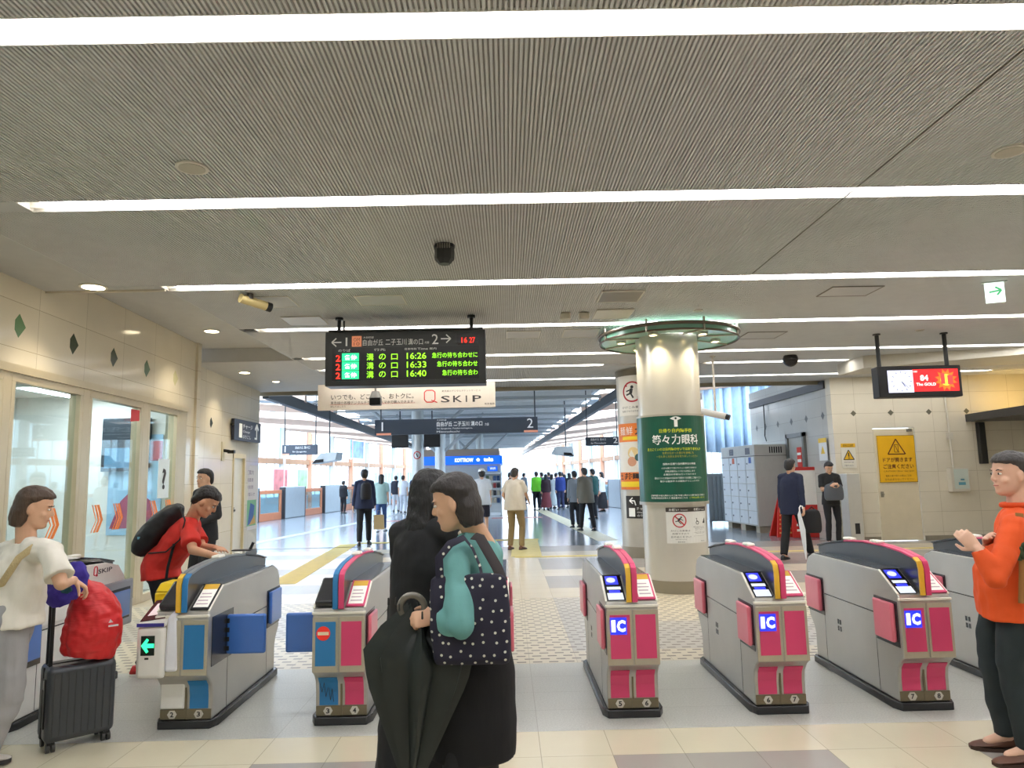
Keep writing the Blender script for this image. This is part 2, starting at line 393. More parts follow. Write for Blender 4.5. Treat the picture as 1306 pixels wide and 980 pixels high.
b.box(-4, -3.5, -1.2, -1, CZ, CZ+.04); b.box(-4, -3.5, .85, 1.05, CZ, CZ+.04); b.box(-4, -3.5, 2.87, 3.07, CZ, CZ+.04); b.box(-4, -3.44, 4.89, 5.09, CZ, CZ+.04)
struct(b.build('ceiling', m_ceil2))
# beam on the right with its pale end
b = B(); b.hexa([(6.4, 12.6, CZ-.22), (11.6, 11.2, CZ-.03), (11.6, 13.2, CZ-.03), (6.4, 13.6, CZ-.22), (6.4, 12.6, CZ), (11.6, 11.2, CZ), (11.6, 13.2, CZ), (6.4, 13.6, CZ)])
struct(b.build('ceiling_beam', M((190, 184, 168), .5)))

# ================================================================== SETTING: left wall (turned 3 degrees)
m_wall = TILE((218, 208, 186), (.9, .45), (0, .18), 'YZ', grout=(150, 136, 108), gw=.006, rough=.12, var=.07, vs=2.2, gmix=.7)
m_wallf = TILE((216, 208, 188), (.85, .43), (.0, .17), 'XZ', grout=(158, 144, 114), gw=.006, rough=.22, var=.07, vs=2.2, gmix=.7)
m_wallg = TILE((188, 186, 178), (.85, .43), (.0, .17), 'YZ', grout=(140, 138, 132), gw=.006, rough=.2, var=.06, vs=2.2, gmix=.7)
m_plain = M((214, 202, 176), .4)
WX = lambda y: -4.72-.05*(y-7)
def wseg(b, ya, yb, z0, z1, th=.14, f=WX, m=0):
    b.hexa([(f(ya)-th, ya, z0), (f(ya), ya, z0), (f(yb), yb, z0), (f(yb)-th, yb, z0), (f(ya)-th, ya, z1), (f(ya), ya, z1), (f(yb), yb, z1), (f(yb)-th, yb, z1)], m)
b = B(); wseg(b, -4, 11.4, 2.66, 3.85, .2); wseg(b, 11.1, 11.4, 0, 2.66, .2)
struct(b.build('wall_left', m_wall))
W2 = lambda y: -5.2-.06*(y-11.4)
b = B(); wseg(b, 11.4, 14.25, 0, 3.6, .15, W2); wseg(b, 14.25, 14.95, 2.05, 3.6, .15, W2); wseg(b, 14.95, 15.95, 0, 3.6, .15, W2)
b.box(-5.6, -4.9, 11.38, 11.5, 0, 3.85)
struct(b.build('wall_left', m_wall))
b = B(); wseg(b, 11.5, 15.95, 0, .12, .02, lambda y: W2(y)+.02); struct(b.build('baseboard_left', M((90, 84, 74), .4)))
# white side door
b = B(); f2 = lambda y: W2(y)-.04
wseg(b, 14.27, 14.93, .0, 2.03, .05, f2); d1 = struct(b.build('door_1', M((226, 222, 210), .35), bevel=.004))
b = B(); b.cyl((f2(14.36)+.03, 14.36, 1.0), (f2(14.36)+.06, 14.36, 1.0), .02); b.box(f2(14.36)+.0, f2(14.36)+.03, 14.33, 14.39, .96, 1.06); b.build('door_handle', M((120, 118, 112), .3, .8), d1)
b = B(); wseg(b, 14.2, 14.27, 0, 2.12, .04, lambda y: W2(y)+.015); wseg(b, 14.93, 15.0, 0, 2.12, .04, lambda y: W2(y)+.015); wseg(b, 14.2, 15.0, 2.03, 2.12, .04, lambda y: W2(y)+.016)
struct(b.build('trim_5', M((206, 190, 150), .4)))
# green diamonds inlaid in the wall line
m_dk, m_lt = M((58, 66, 48), .2), M((96, 130, 88), .2)
for k, (yy, mm) in enumerate(((6.88, m_lt), (7.84, m_dk), (8.74, m_dk), (9.65, M((74, 100, 66), .2)), (10.6, M((196, 190, 150), .2)))):
    x = WX(yy); b = B(); h = .12; q = .1
    b.add([(x+.003, yy-q, 3.105), (x+.003, yy, 3.105-h), (x+.003, yy+q, 3.105), (x+.003, yy, 3.105+h)], [(0, 1, 2, 3)])
    struct(b.build('trim_%d' % (20+k), mm))
for k, yy in enumerate((11.95, 12.9)):
    x = W2(yy); b = B(); b.add([(x+.003, yy-.08, 2.62), (x+.003, yy, 2.52), (x+.003, yy+.08, 2.62), (x+.003, yy, 2.72)], [(0, 1, 2, 3)]); struct(b.build('trim_%d' % (25+k), m_dk))

# glazed front of the station office: four windows between mullions
m_frame = M((196, 182, 152), .35, .25); m_glass = GLASS()
ys = [(-4, -1.6), (-1.6, 1.2), (1.2, 4.0), (4.0, 6.72), (6.84, 8.12), (8.26, 9.62), (9.78, 10.8)]
for k, (ya, yb) in enumerate(ys):
    b = B(); wseg(b, ya, yb, 0.0, .1, .1); wseg(b, ya, yb, 2.56, 2.66, .1)
    wseg(b, ya, ya+.06, .1, 2.56, .1); wseg(b, yb-.06, yb, .1, 2.56, .1)
    o = struct(b.build('window_%d' % (k+1), m_frame, bevel=.004))
    b = B(); wseg(b, ya+.06, yb-.06, .1, 2.56, .008, lambda y: WX(y)-.05); b.build('pane', m_glass, o)
    if k >= 3:
        # orange chevron stickers
        b = B(); xx = lambda y: WX(y)-.046
        n = max(2, int((yb-ya)/.55)); zc = 1.16
        for i in range(n):
            yc = ya+.25+i*.5
            for j in range(3):
                y_ = yc+j*.055; w_ = .02+.018*j
                b.add([(xx(y_), y_, zc+.16), (xx(y_), y_+w_, zc+.16), (xx(y_), y_+.09+w_, zc-.02), (xx(y_), y_+w_, zc-.16), (xx(y_), y_, zc-.16), (xx(y_), y_+.09, zc-.02)], [(0, 1, 2, 5), (5, 2, 3, 4)])
        b.build('chevron_sticker', M((238, 130, 52), .5), o)
for k, (ya, yb) in enumerate(((6.72, 6.84), (8.12, 8.26), (9.62, 9.78), (10.8, 11.1))):
    b = B(); wseg(b, ya, yb, 0, 2.66, .16); struct(b.build('trim_%d' % (30+k), m_frame, bevel=.006))
b = B(); wseg(b, 4, 11.1, 2.64, 2.72, .05, lambda y: WX(y)+.03); struct(b.build('trim_35', m_frame))
# office interior
m_off = M((216, 218, 214), .6)
b = B(); b.box(-9.6, -9.5, -1, 11.3, 0, 3.0); struct(b.build('wall_office', m_off))
b = B(); b.box(-9.5, -5.2, 11.0, 11.1, 0, 3.0); struct(b.build('wall_office', m_off))
b = B(); b.box(-9.5, -5.0, -1, 11.1, 2.9, 3.0); struct(b.build('ceiling_office', M((206, 206, 200), .6)))
b = B(); b.box(-7.6, -7.5, 8.6, 11.0, 0, 2.9); struct(b.build('wall_office', m_off))
b = B(); b.box(-9.5, -4.9, -1.1, -1.0, 0, 3.0); struct(b.build('wall_office', m_off))
for k, (x, y) in enumerate(((-6.1, 8.1), (-7.0, 5.0), (-6.2, 2.2), (-6.1, 10.1))):
    t = thing('office_ceiling_light', ['square ceiling panel light glowing behind the office window', 'panel light further back in the office', 'panel light in the near part of the office', 'panel light near the office door'][k], 'ceiling light', (x, y, 2.9), group='office panel lights')
    b = B(); b.box(-.45, .45, -.62, .62, -.04, 0); b.build('frame', m_off, t); b = B(); b.box(-.4, .4, -.57, .57, -.05, -.041); b.build('diffuser', E((250, 250, 255), 9), t)

# ================================================================== SETTING: right side
RY = 15.6
b = B(); b.box(7.14, 8.0, RY, RY+.25, 0, CZ+.3); b.box(8.92, 11.8, RY, RY+.25, 0, CZ+.3); b.box(8.0, 8.92, RY, RY+.25, 2.42, CZ+.3)
struct(b.build('wall_right_end', m_wallf))
b = B(); b.box(7.16, 7.4, RY+.25, 20.9, 0, CZ+.25); struct(b.build('wall_platform_right', m_wallg))
b = B(); b.box(11.6, 11.8, -4, RY, 0, CZ+.3); struct(b.build('wall_right', m_wallf if False else m_wall))
b = B(); b.box(-12.6, 11.8, -4.2, -4, 0, CZ+.3); struct(b.build('wall_back', m_plain))
b = B(); b.box(7.12, 7.98, RY-.02, RY, 0, .1); b.box(8.94, 11.6, RY-.02, RY, 0, .1); struct(b.build('baseboard_right', M((140, 132, 114), .4)))
b = B(); b.box(7.1, 7.16, RY+.25, 20.8, 3.35, 3.52); struct(b.build('trim_6', M((70, 70, 70), .5)))
for k, x in enumerate((7.61, 8.43, 9.27, 10.1)):
    b = B(); b.add([(x-.065, RY-.004, 2.755), (x, RY-.004, 2.69), (x+.065, RY-.004, 2.755), (x, RY-.004, 2.82)], [(0, 1, 2, 3)]); struct(b.build('trim_%d' % (40+k), M((92, 88, 72), .3)))
for k, yy in enumerate((16.1, 17, 17.9, 18.8, 19.7, 20.4)):
    b = B(); b.add([(7.156, yy-.09, 2.755), (7.156, yy, 2.66), (7.156, yy+.09, 2.755), (7.156, yy, 2.85)], [(0, 1, 2, 3)]); struct(b.build('trim_%d' % (45+k), M((70, 72, 66), .3)))
# cream service door
b = B(); b.box(8.02, 8.9, RY+.0, RY+.05, .01, 2.4); dd = struct(b.build('door_2', M((212, 200, 172), .4), bevel=.004))
b = B(); b.box(8.06, 8.12, RY-.02, RY, .93, 1.05); b.cyl((8.09, RY-.05, .99), (8.09, RY-.015, .99), .028); b.build('door_handle', M((150, 144, 130), .3, .8), dd)
b = B(); b.box(8.74, 8.84, RY-.04, RY, 2.33, 2.39); b.build('door_closer', M((120, 116, 106), .4, .5), dd)
# passage door in the grey wall
b = B(); b.box(7.13, 7.17, 17.2, 18.1, .01, 2.35); d3 = struct(b.build('door_3', M((168, 168, 162), .45), bevel=.004))
b = B(); b.box(7.09, 7.18, 17.1, 17.2, 0, 2.45); b.box(7.09, 7.18, 18.1, 18.2, 0, 2.45); b.box(7.09, 7.18, 17.1, 18.2, 2.35, 2.45); struct(b.build('trim_7', M((120, 120, 116), .4, .5)))
# dark awning with a warm cove lamp above it
b = B(); b.hexa([(10.05, RY-.02, 2.52), (9.85, 13.4, 2.52), (11.6, 13.4, 2.52), (11.6, RY-.02, 2.52), (10.05, RY-.02, 2.68), (9.85, 13.4, 2.68), (11.6, 13.4, 2.68), (11.6, RY-.02, 2.68)])
aw = struct(b.build('canopy_slab', M((52, 52, 54), .35, .4)))
t = thing('cove_light', 'warm glowing light hidden on top of the dark awning at right', 'cove light', (10.9, RY-.5, 2.68))
b = B(); b.box(-.6, .6, -.05, .05, 0, .02); b.build('base', m_slot, t)
b = B(); b.box(-.58, .58, -.04, .04, .02, .04); b.build('diffuser', E((255, 216, 140), 14), t)
tag(B().box(10.26, 10.4, RY-.12, RY, 1.6, 2.5).build('duct', M((30, 30, 28), .5), bevel=.01), 'black upright duct on the wall under the dark awning', 'duct')

# ================================================================== PLATFORM: roof, walls, canopy
m_steel = M((222, 224, 224), .5, .05); m_dark = M((66, 70, 74), .45, .3); m_deck = M((222, 220, 214), .8, var=.06)
RL = lambda y: -5.5-.018*(y-16)
RR = lambda y: 2.95-.03*(y-16)
b = B()
for i in range(0, 52):          # folded steel deck
    ya = 16.22+i*.95
    b.hexa([(RL(ya), ya, 4.35), (RR(ya), ya, 4.35), (RR(ya+.95), ya+.95, 4.35), (RL(ya+.95), ya+.95, 4.35), (RL(ya), ya, 4.45), (RR(ya), ya, 4.45), (RR(ya+.95), ya+.95, 4.45), (RL(ya+.95), ya+.95, 4.45)])
    b.box(RL(ya), RR(ya), ya+.2, ya+.5, 4.28, 4.36)
struct(b.build('platform_roof', m_deck))
b = B(); b.hexa([(3.0, 16.22, 4.3), (7.4, 16.22, 4.3), (7.4, 20.9, 4.3), (3.0, 20.9, 4.3), (3.0, 16.22, 4.4), (7.4, 16.22, 4.4), (7.4, 20.9, 4.4), (3.0, 20.9, 4.4)])
struct(b.build('platform_roof', m_deck))
for k, (fn, s) in enumerate(((RL, -1), (RR, 1))):
    b = B(); b.loft([[(fn(y), y, 3.42), (fn(y)+.14*-s, y, 3.42), (fn(y)+.14*-s, y, 3.6), (fn(y), y, 3.6)] for y in (16.22, 30, 45, 64)])
    b.loft([[(fn(y)+.02*s, y, 3.66), (fn(y)+.1*s, y, 3.66), (fn(y)+.1*s, y, 3.76), (fn(y)+.02*s, y, 3.76)] for y in (16.22, 30, 45, 64)])
    struct(b.build('roof_gutter', m_dark))
    b = B(); b.loft([[(fn(y)-.02*s, y, 4.1), (fn(y)+.12*s, y, 4.1), (fn(y)+.12*s, y, 4.3), (fn(y)-.02*s, y, 4.3)] for y in (16.22, 40, 64)]); struct(b.build('roof_fascia', m_steel))
for i in range(17):             # joists crossing under the deck
    y = 17.0+i*2.7
    b = B(); b.box(RL(y)+.05, RR(y)-.05, y, y+.12, 3.92, 4.3); b.box(RL(y)+.05, RR(y)-.05, y-.05, y+.17, 3.88, 3.92); b.box(RL(y)+.05, RR(y)-.05, y+1.2, y+1.28, 4.12, 4.2)
    tag(b.build('roof_joist', m_steel), 'grey steel joist under the platform roof, number %d by depth' % (i+1), 'roof joist', 'roof joists')
    if i < 9:
        b = B()
        b.cyl((RL(y)+.1, y+.6, 3.72), (RR(y)-.1, y+.6, 3.74), .03, n=8); b.cyl((RL(y)+.1, y+.75, 3.8), (RR(y)-.1, y+.75, 3.8), .022, n=8)
        tag(b.build('conduit_pipe', M((186, 190, 192), .35, .3)), 'pair of pale conduit pipes under the platform roof, run %d by depth' % (i+1), 'pipe', 'conduits under the platform roof')
for o in list(COL.objects):     # joists of one kind that nothing tells apart share a label
    if o.name.startswith('roof_joist'): o['label'] = 'grey steel joist crossing under the platform roof'
    if o.name.startswith('conduit_pipe'): o['label'] = 'pair of pale conduit pipes under the platform roof'

# platform columns with round signs and V braces
def pcol(x, y, r, label, sign=False, braces=True):
    t = thing('platform_column', label, 'column', (x, y, 0), group='platform columns')
    b = B(); b.cyl((0, 0, 0), (0, 0, 4.0), r, n=24); b.cyl((0, 0, 0), (0, 0, .15), r+.03, n=24); b.build('shaft', M((196, 199, 198), .35, .2), t, smooth=40)
    if braces:
        for s in (-1, 1):
            b = B(); b.cyl((s*r*.8, 0, 2.55), (s*1.7, 0, 4.0), .06, n=8); b.build('brace', M((180, 184, 186), .4, .2), t, smooth=40)
    if sign:
        mp = lambda p: Vector((math.sin(p.x/(r+.004))*(r+.004-p.y), -math.cos(p.x/(r+.004))*(r+.004-p.y), p.z))
        b = B(); b.box(-.16, .16, 0, .002, 2.52, 2.6, 0); b.ring((0, 2.3), .1, .13, -.002, m=1); b.bar((-.08, 2.38), (.08, 2.22), .025, -.003, m=1); b.bar((-.03, 2.36), (.02, 2.24), .04, -.001, m=0)
        b.build('sign_band', [M((60, 60, 60)), M((190, 40, 40))], t, map=mp)
pcol(-2.92, 23.8, .2, 'round pale platform column nearest, with a no-running notice', True)
pcol(-2.55, 27.8, .2, 'round pale platform column second from the departure board')
pcol(-2.3, 32.0, .2, 'round pale platform column third in the row', True)
pcol(-1.4, 38.0, .2, 'slim far column standing beyond the kiosk', False)

for dx, lab in ((-.55, 'black monitor left of the nearest platform column'), (.5, 'black monitor right of the nearest platform column')):
    t = thing('platform_monitor', lab, 'monitor', (-2.92+dx, 23.5, 2.55)); b = B(); b.box(-.27, .27, 0, .12, 0, .42); b.build('case', m_pdd if False else M((24, 24, 26), .4), t, bevel=.01)
    b = B(); b.cyl((0, .06, .42), (0, .06, 1.8), .02, n=8); b.build('hanger', m_dark, t)
# kiosk
t = thing('kiosk', 'small kiosk shop with tan top and blue sign band', 'kiosk', (-1.8, 30.2, 0))
b = B(); b.box(-1.75, 1.55, .0, 6, 0, 2.1); b.build('body', M((168, 170, 168), .5), t, bevel=.02)
b = B(); b.box(-1.8, 1.5, .1, 6, 2.42, 2.72); b.build('roof_box', M((158, 138, 108), .6), t, bevel=.01)
b = B(); b.box(-1.85, 1.62, -.12, .1, 2.08, 2.43); b.box(1.5, 1.62, -.12, 5.5, 2.08, 2.43); sg = b.build('sign_band', M((14, 78, 206), .35, em=.9), t, bevel=.01)
letters([('KOTTROW', -.35, 2.18, .42, 2.34, 0, .03), ('toks', .85, 2.19, 1.25, 2.36, 0, .04)], M((240, 244, 250), .5, em=.8), sg, -.125)
b = B(); b.prism([(.62, 2.34), (.54, 2.27), (.58, 2.2), (.66, 2.2), (.70, 2.27)], -.126, -.121, 'Y'); b.build('emblem', M((240, 244, 250), .5, em=.8), sg)
b = B(); b.box(1.0, 1.42, -.05, .0, 1.78, 1.98); s2 = b.build('small_sign', M((24, 90, 200), .4, em=.5), t); letters([('WiFi', 1.1, 1.84, 1.34, 1.94)], M((240, 244, 250), em=.5), s2, -.053)
t = thing('magazine_rack', 'white magazine rack standing under the blue kiosk sign', 'rack', (-.58, 29.8, 0))
b = B(); b.box(-.36, .36, 0, .05, .1, 1.7); b.box(-.36, -.33, -.3, 0, .0, 1.7); b.box(.33, .36, -.3, 0, .0, 1.7); b.box(-.36, .36, -.3, .05, .0, .12); b.box(-.36, .36, -.3, .05, 1.66, 1.7); b.build('frame', M((214, 218, 220), .4), t)
random.seed(3)
for k in range(4):
    b = B(); z = .45+k*.3; b.box(-.32, .32, -.16, -.13, z-.02, z+.04); b.build('shelf', M((190, 196, 198), .4), t)
    for j in range(4):
        c = random.choice([(150, 60, 60), (60, 90, 130), (90, 110, 90), (60, 60, 66), (180, 170, 150)])
        tag(B().box(-.27+j*.145-.36*0, -.27+j*.145+.12, -.13, -.115, z+.04, z+.24).build('magazine', M(c, .4), loc=(-.58, 29.8, 0)), 'magazine standing in the rack by the kiosk', 'magazine', 'magazines in the kiosk rack')

# platform edge doors and fences, both sides
m_pd = M((176, 184, 190), .3, .35); m_pdd = M((44, 44, 48), .4); m_or = M((222, 138, 96), .45); m_or2 = M((236, 204, 184), .5)
def edge_door(x, y, ang, label):
    t = thing('platform_door_housing', label, 'platform door', (x, y, 0), ang, group='platform edge door housings')
    b = B(); b.box(-.12, .12, -1.0, 1.0, 0, 1.32); b.build('housing', m_pd, t, bevel=.03)
    b = B(); b.box(-.125, .125, -1.06, -.98, .0, 1.3); b.build('end_cap', m_pdd, t, bevel=.01); b = B(); b.box(-.125, .125, .98, 1.06, .0, 1.3); b.build('end_cap', m_pdd, t, bevel=.01)
def edge_frame(x, y, ang, label):
    t = thing('platform_door', label, 'platform door', (x, y, 0), ang, group='orange platform edge doors')
    b = B(); L_ = 1.0
    b.box(-.04, .04, -L_, L_, 1.05, 1.2); b.box(-.04, .04, -L_, L_, .0, .3); b.box(-.04, .04, -L_, -L_+.14, .3, 1.05); b.box(-.04, .04, L_-.14, L_, .3, 1.05); b.build('frame', m_or, t, bevel=.01)
    b = B(); b.box(-.006, .006, -L_+.14, L_-.14, .3, 1.05); b.build('pane', GLASS((205, 222, 228)), t)
la = math.atan(-.135)
side = 'left'
for fn, a, side, ya in ((LW, la, 'left', 27.0), (RW, -la, 'right', 25.2)):
    for k in range(7):
        y = ya+k*4.3; x = fn(y)+(.2 if side == 'left' else -.2)
        edge_door(x, y, a, 'grey platform door housing on the %s edge, %s' % (side, ['nearest the gates', 'second in the row', 'third in the row', 'fourth in the row', 'fifth in the row', 'sixth in the row', 'last in the row'][k]))
        x2 = fn(y+2.15)+(.2 if side == 'left' else -.2)
        edge_frame(x2, y+2.15, a, 'orange framed platform door on the %s edge, %s' % (side, ['nearest the gates', 'second in the row', 'third in the row', 'fourth in the row', 'fifth in the row', 'sixth in the row', 'last in the row'][k]))
t = thing('railing', 'grey tubular railing before the first platform door on the left', 'railing', (LW(24)+.2, 24, 0), la)
b = B(); b.cyl((0, -4.5, 1.25), (0, 1.8, 1.25), .03); b.cyl((0, -4.5, .1), (0, 1.8, .1), .025)
for k in range(30): b.cyl((0, -4.4+k*.21, 0 if k % 6 == 0 else .1), (0, -4.4+k*.21, 1.25), .014, n=8)
b.build('rails', M((150, 158, 164), .35, .5), t, smooth=40)

# outer walls across the tracks: posts, beam, windows
def outer(fn, s, ya, yb, side):
    m_pw = M((226, 214, 204), .5); n = int((yb-ya)/4)
    b = B()
    b.loft([[(fn(y), y, -.8), (fn(y)+s*.2, y, -.8), (fn(y)+s*.2, y, .7), (fn(y), y, .7)] for y in (ya, yb)]); struct(b.build('wall_track_%s' % side, M((196, 200, 200), .6)))
    b = B(); b.loft([[(fn(y)-s*.1, y, 2.5), (fn(y)+s*.2, y, 2.5), (fn(y)+s*.2, y, 2.78), (fn(y)-s*.1, y, 2.78)] for y in (ya, yb)]); struct(b.build('beam_track_%s' % side, M((178, 132, 96), .5)))
    b = B(); b.loft([[(fn(y)-s*.1, y, 5.3), (fn(y)+s*.2, y, 5.3), (fn(y)+s*.2, y, 5.55), (fn(y)-s*.1, y, 5.55)] for y in (ya, yb)]); struct(b.build('beam_track_%s' % side, m_or2))
    for k in range(n+1):
        y = ya+k*(yb-ya)/n
        b = B(); b.box(fn(y)-.15, fn(y)+.15, y-.15, y+.15, -.8, 5.6); struct(b.build('post_track_%s' % side, M((228, 160, 126), .5) if k % 2 == 0 else m_pw, bevel=.01))
        # slanting canopy beam from the wall to the roof edge
        xr = RL(y) if s < 0 else RR(y)
        b = B(); b.hexa([(fn(y), y-.1, 4.35), (xr, y-.1, 3.72), (xr, y+.1, 3.72), (fn(y), y+.1, 4.35), (fn(y), y-.1, 4.6), (xr, y-.1, 3.92), (xr, y+.1, 3.92), (fn(y), y+.1, 4.6)])
        struct(b.build('canopy_beam_%s' % side, m_or2))
        if k < n:
            yn = ya+(k+1)*(yb-ya)/n
            b = B()
            for z0, z1 in ((.7, 2.5), (2.78, 5.3)):
                b.loft([[(fn(q)+s*.04, q, z0), (fn(q)+s*.05, q, z0), (fn(q)+s*.05, q, z1), (fn(q)+s*.04, q, z1)] for q in (y+.15, yn-.15)], 0)
            struct(b.build('window_%s_%d' % (side, k+1), GLASS((225, 238, 245))))
            b = B()
            for j in (1, 2, 3):
                q = y+(yn-y)*j/4; b.box(fn(q)-.03, fn(q)+.03, q-.03, q+.03, .7, 5.3)
            struct(b.build('window_frame_%s' % side, m_pw))
    # translucent white canopy panes above every second bay
    for k in range(0, n, 2):
        y = ya+k*(yb-ya)/n; yn = ya+(k+1)*(yb-ya)/n; xr = RL(y) if s < 0 else RR(y); q0, q1 = y+(yn-y)*.5, yn-.1
        b = B(); b.hexa([(fn(q0), q0, 4.62), (xr, q0, 3.95), (xr, q1, 3.95), (fn(q1), q1, 4.62), (fn(q0), q0, 4.66), (xr, q0, 3.99), (xr, q1, 3.99), (fn(q1), q1, 4.66)])
        struct(b.build('canopy_pane_%s' % side, M((206, 214, 220), .6)))
OL = lambda y: -13.6+.1*(y-28)
OR = lambda y: 10.2-.1*(y-22)
outer(OL, -1, 20, 76, 'left'); outer(OR, 1, 21.2, 73.2, 'right')
# track beds
b = B(); b.prism([(OL(14), 14), (LW(16.2), 16.2), (LW(66), 66), (OL(76), 76)], -1.3, -.9, 'Z'); struct(b.build('ground_left', M((150, 152, 150), .8)))
b = B(); b.prism([(7.95, 14), (OR(14), 14), (OR(76), 76), (RW(66), 66)], -1.3, -.9, 'Z'); struct(b.build('ground_right', M((150, 152, 150), .8)))
b = B(); b.box(-60, 60, -8, 140, -1.6, -1.4); struct(b.build('ground', M((160, 162, 158), .9)))
b = B(); b.box(-14, 9, 76, 76.3, -1, 2.2); struct(b.build('wall_platform_end', M((206, 214, 220), .7)))

# adverts on the wall across the left tracks
for k, (y, z0, z1, w_, c, lab) in enumerate(((33.5, .95, 2.3, 2.2, (70, 130, 210), 'bright blue advert board on the wall across the left tracks'), (39.5, .95, 2.3, 2.0, (226, 120, 120), 'pink advert board on the wall across the left tracks'), (42.6, .95, 2.3, 1.6, (160, 200, 150), 'green advert board on the wall across the left tracks'), (53, 3.0, 5.1, 3.4, (110, 150, 220), 'large blue upper advert board across the left tracks'))):
    t = thing('advert_board', lab, 'advert', (OL(y)+.14, y, z0), PI/2+math.atan(-.1))
    b = B(); b.box(-w_/2, w_/2, 0, .05, 0, z1-z0); b.build('board', M((226, 228, 230), .4), t); b = B(); b.box(-w_/2+.12, w_/2-.12, -.01, 0, .12, z1-z0-.12); b.build('picture', M(c, .4, var=.35, vs=2.0), t)
# ================================================================== TICKET GATES
m_st = M((182, 179, 172), .36, .6, var=.05, vs=3, bump=.05, bs=200)
m_stf = M((188, 180, 160), .35, .5, var=.05, vs=8)
m_gdk = M((46, 46, 48), .25, .1); m_blk = M((20, 20, 22), .4); m_tint = M((52, 52, 52), .3, .1, coat=.15)
PINK, BLUE = (214, 66, 112), (40, 122, 180)
m_pink, m_blue, m_yel = M(PINK, .45), M(BLUE, .45), M((226, 178, 52), .45)
m_fpink, m_fblue = M((226, 112, 130), .35, coat=.3, bump=.15, bs=14), M((66, 116, 198), .3, coat=.4)
m_badge = M((206, 202, 190), .5); m_white = M((232, 230, 224), .35); m_trim = M((238, 234, 220), .3)
LOW = [(.10, .05), (.10, .20), (.088, .265), (.045, .315), (.005, .34)]
PROF = LOW+[(0, .37), (0, .705), (.012, .735), (.235, .865), (1.30, .865), (1.39, .83), (1.435, .77), (1.45, .66), (1.435, .36), (1.37, .29), (1.34, .23), (1.34, .05)]
RAIL = [(-.012, .735), (-.014, .90), (.0, .94), (.04, .96), (.18, .985), (.40, 1.002), (.70, 1.005), (1.0, .985), (1.30, .945), (1.50, .905)]
def ribbon(b, path, x0, x1, th=.012, m=0):              # strip along a (y,z) path, thickness outward
    n = len(path); rings = []
    for i, (y, z) in enumerate(path):
        a = Vector(path[max(i-1, 0)]); c = Vector(path[min(i+1, n-1)]); d = (c-a).normalized(); q = Vector((-d.y, d.x))*th
        rings.append([(x0, y, z), (x1, y, z), (x1, y+q.x, z+q.y), (x0, y+q.x, z+q.y)])
    b.loft(rings, m)
def slope(x0, x1, t0, t1, h0, h1):                      # slab on the sloping front of the gate's top
    o = Vector((.012, .735)); d = Vector((.223, .13)); q = Vector((-d.y, d.x)).normalized()
    P = lambda t, h: o+d*t+q*h
    p = []
    for h in (h0, h1):
        for (x, t) in ((x0, t0), (x1, t0), (x1, t1), (x0, t1)): v = P(t, h); p.append((x, v.x, v.y))
    return p
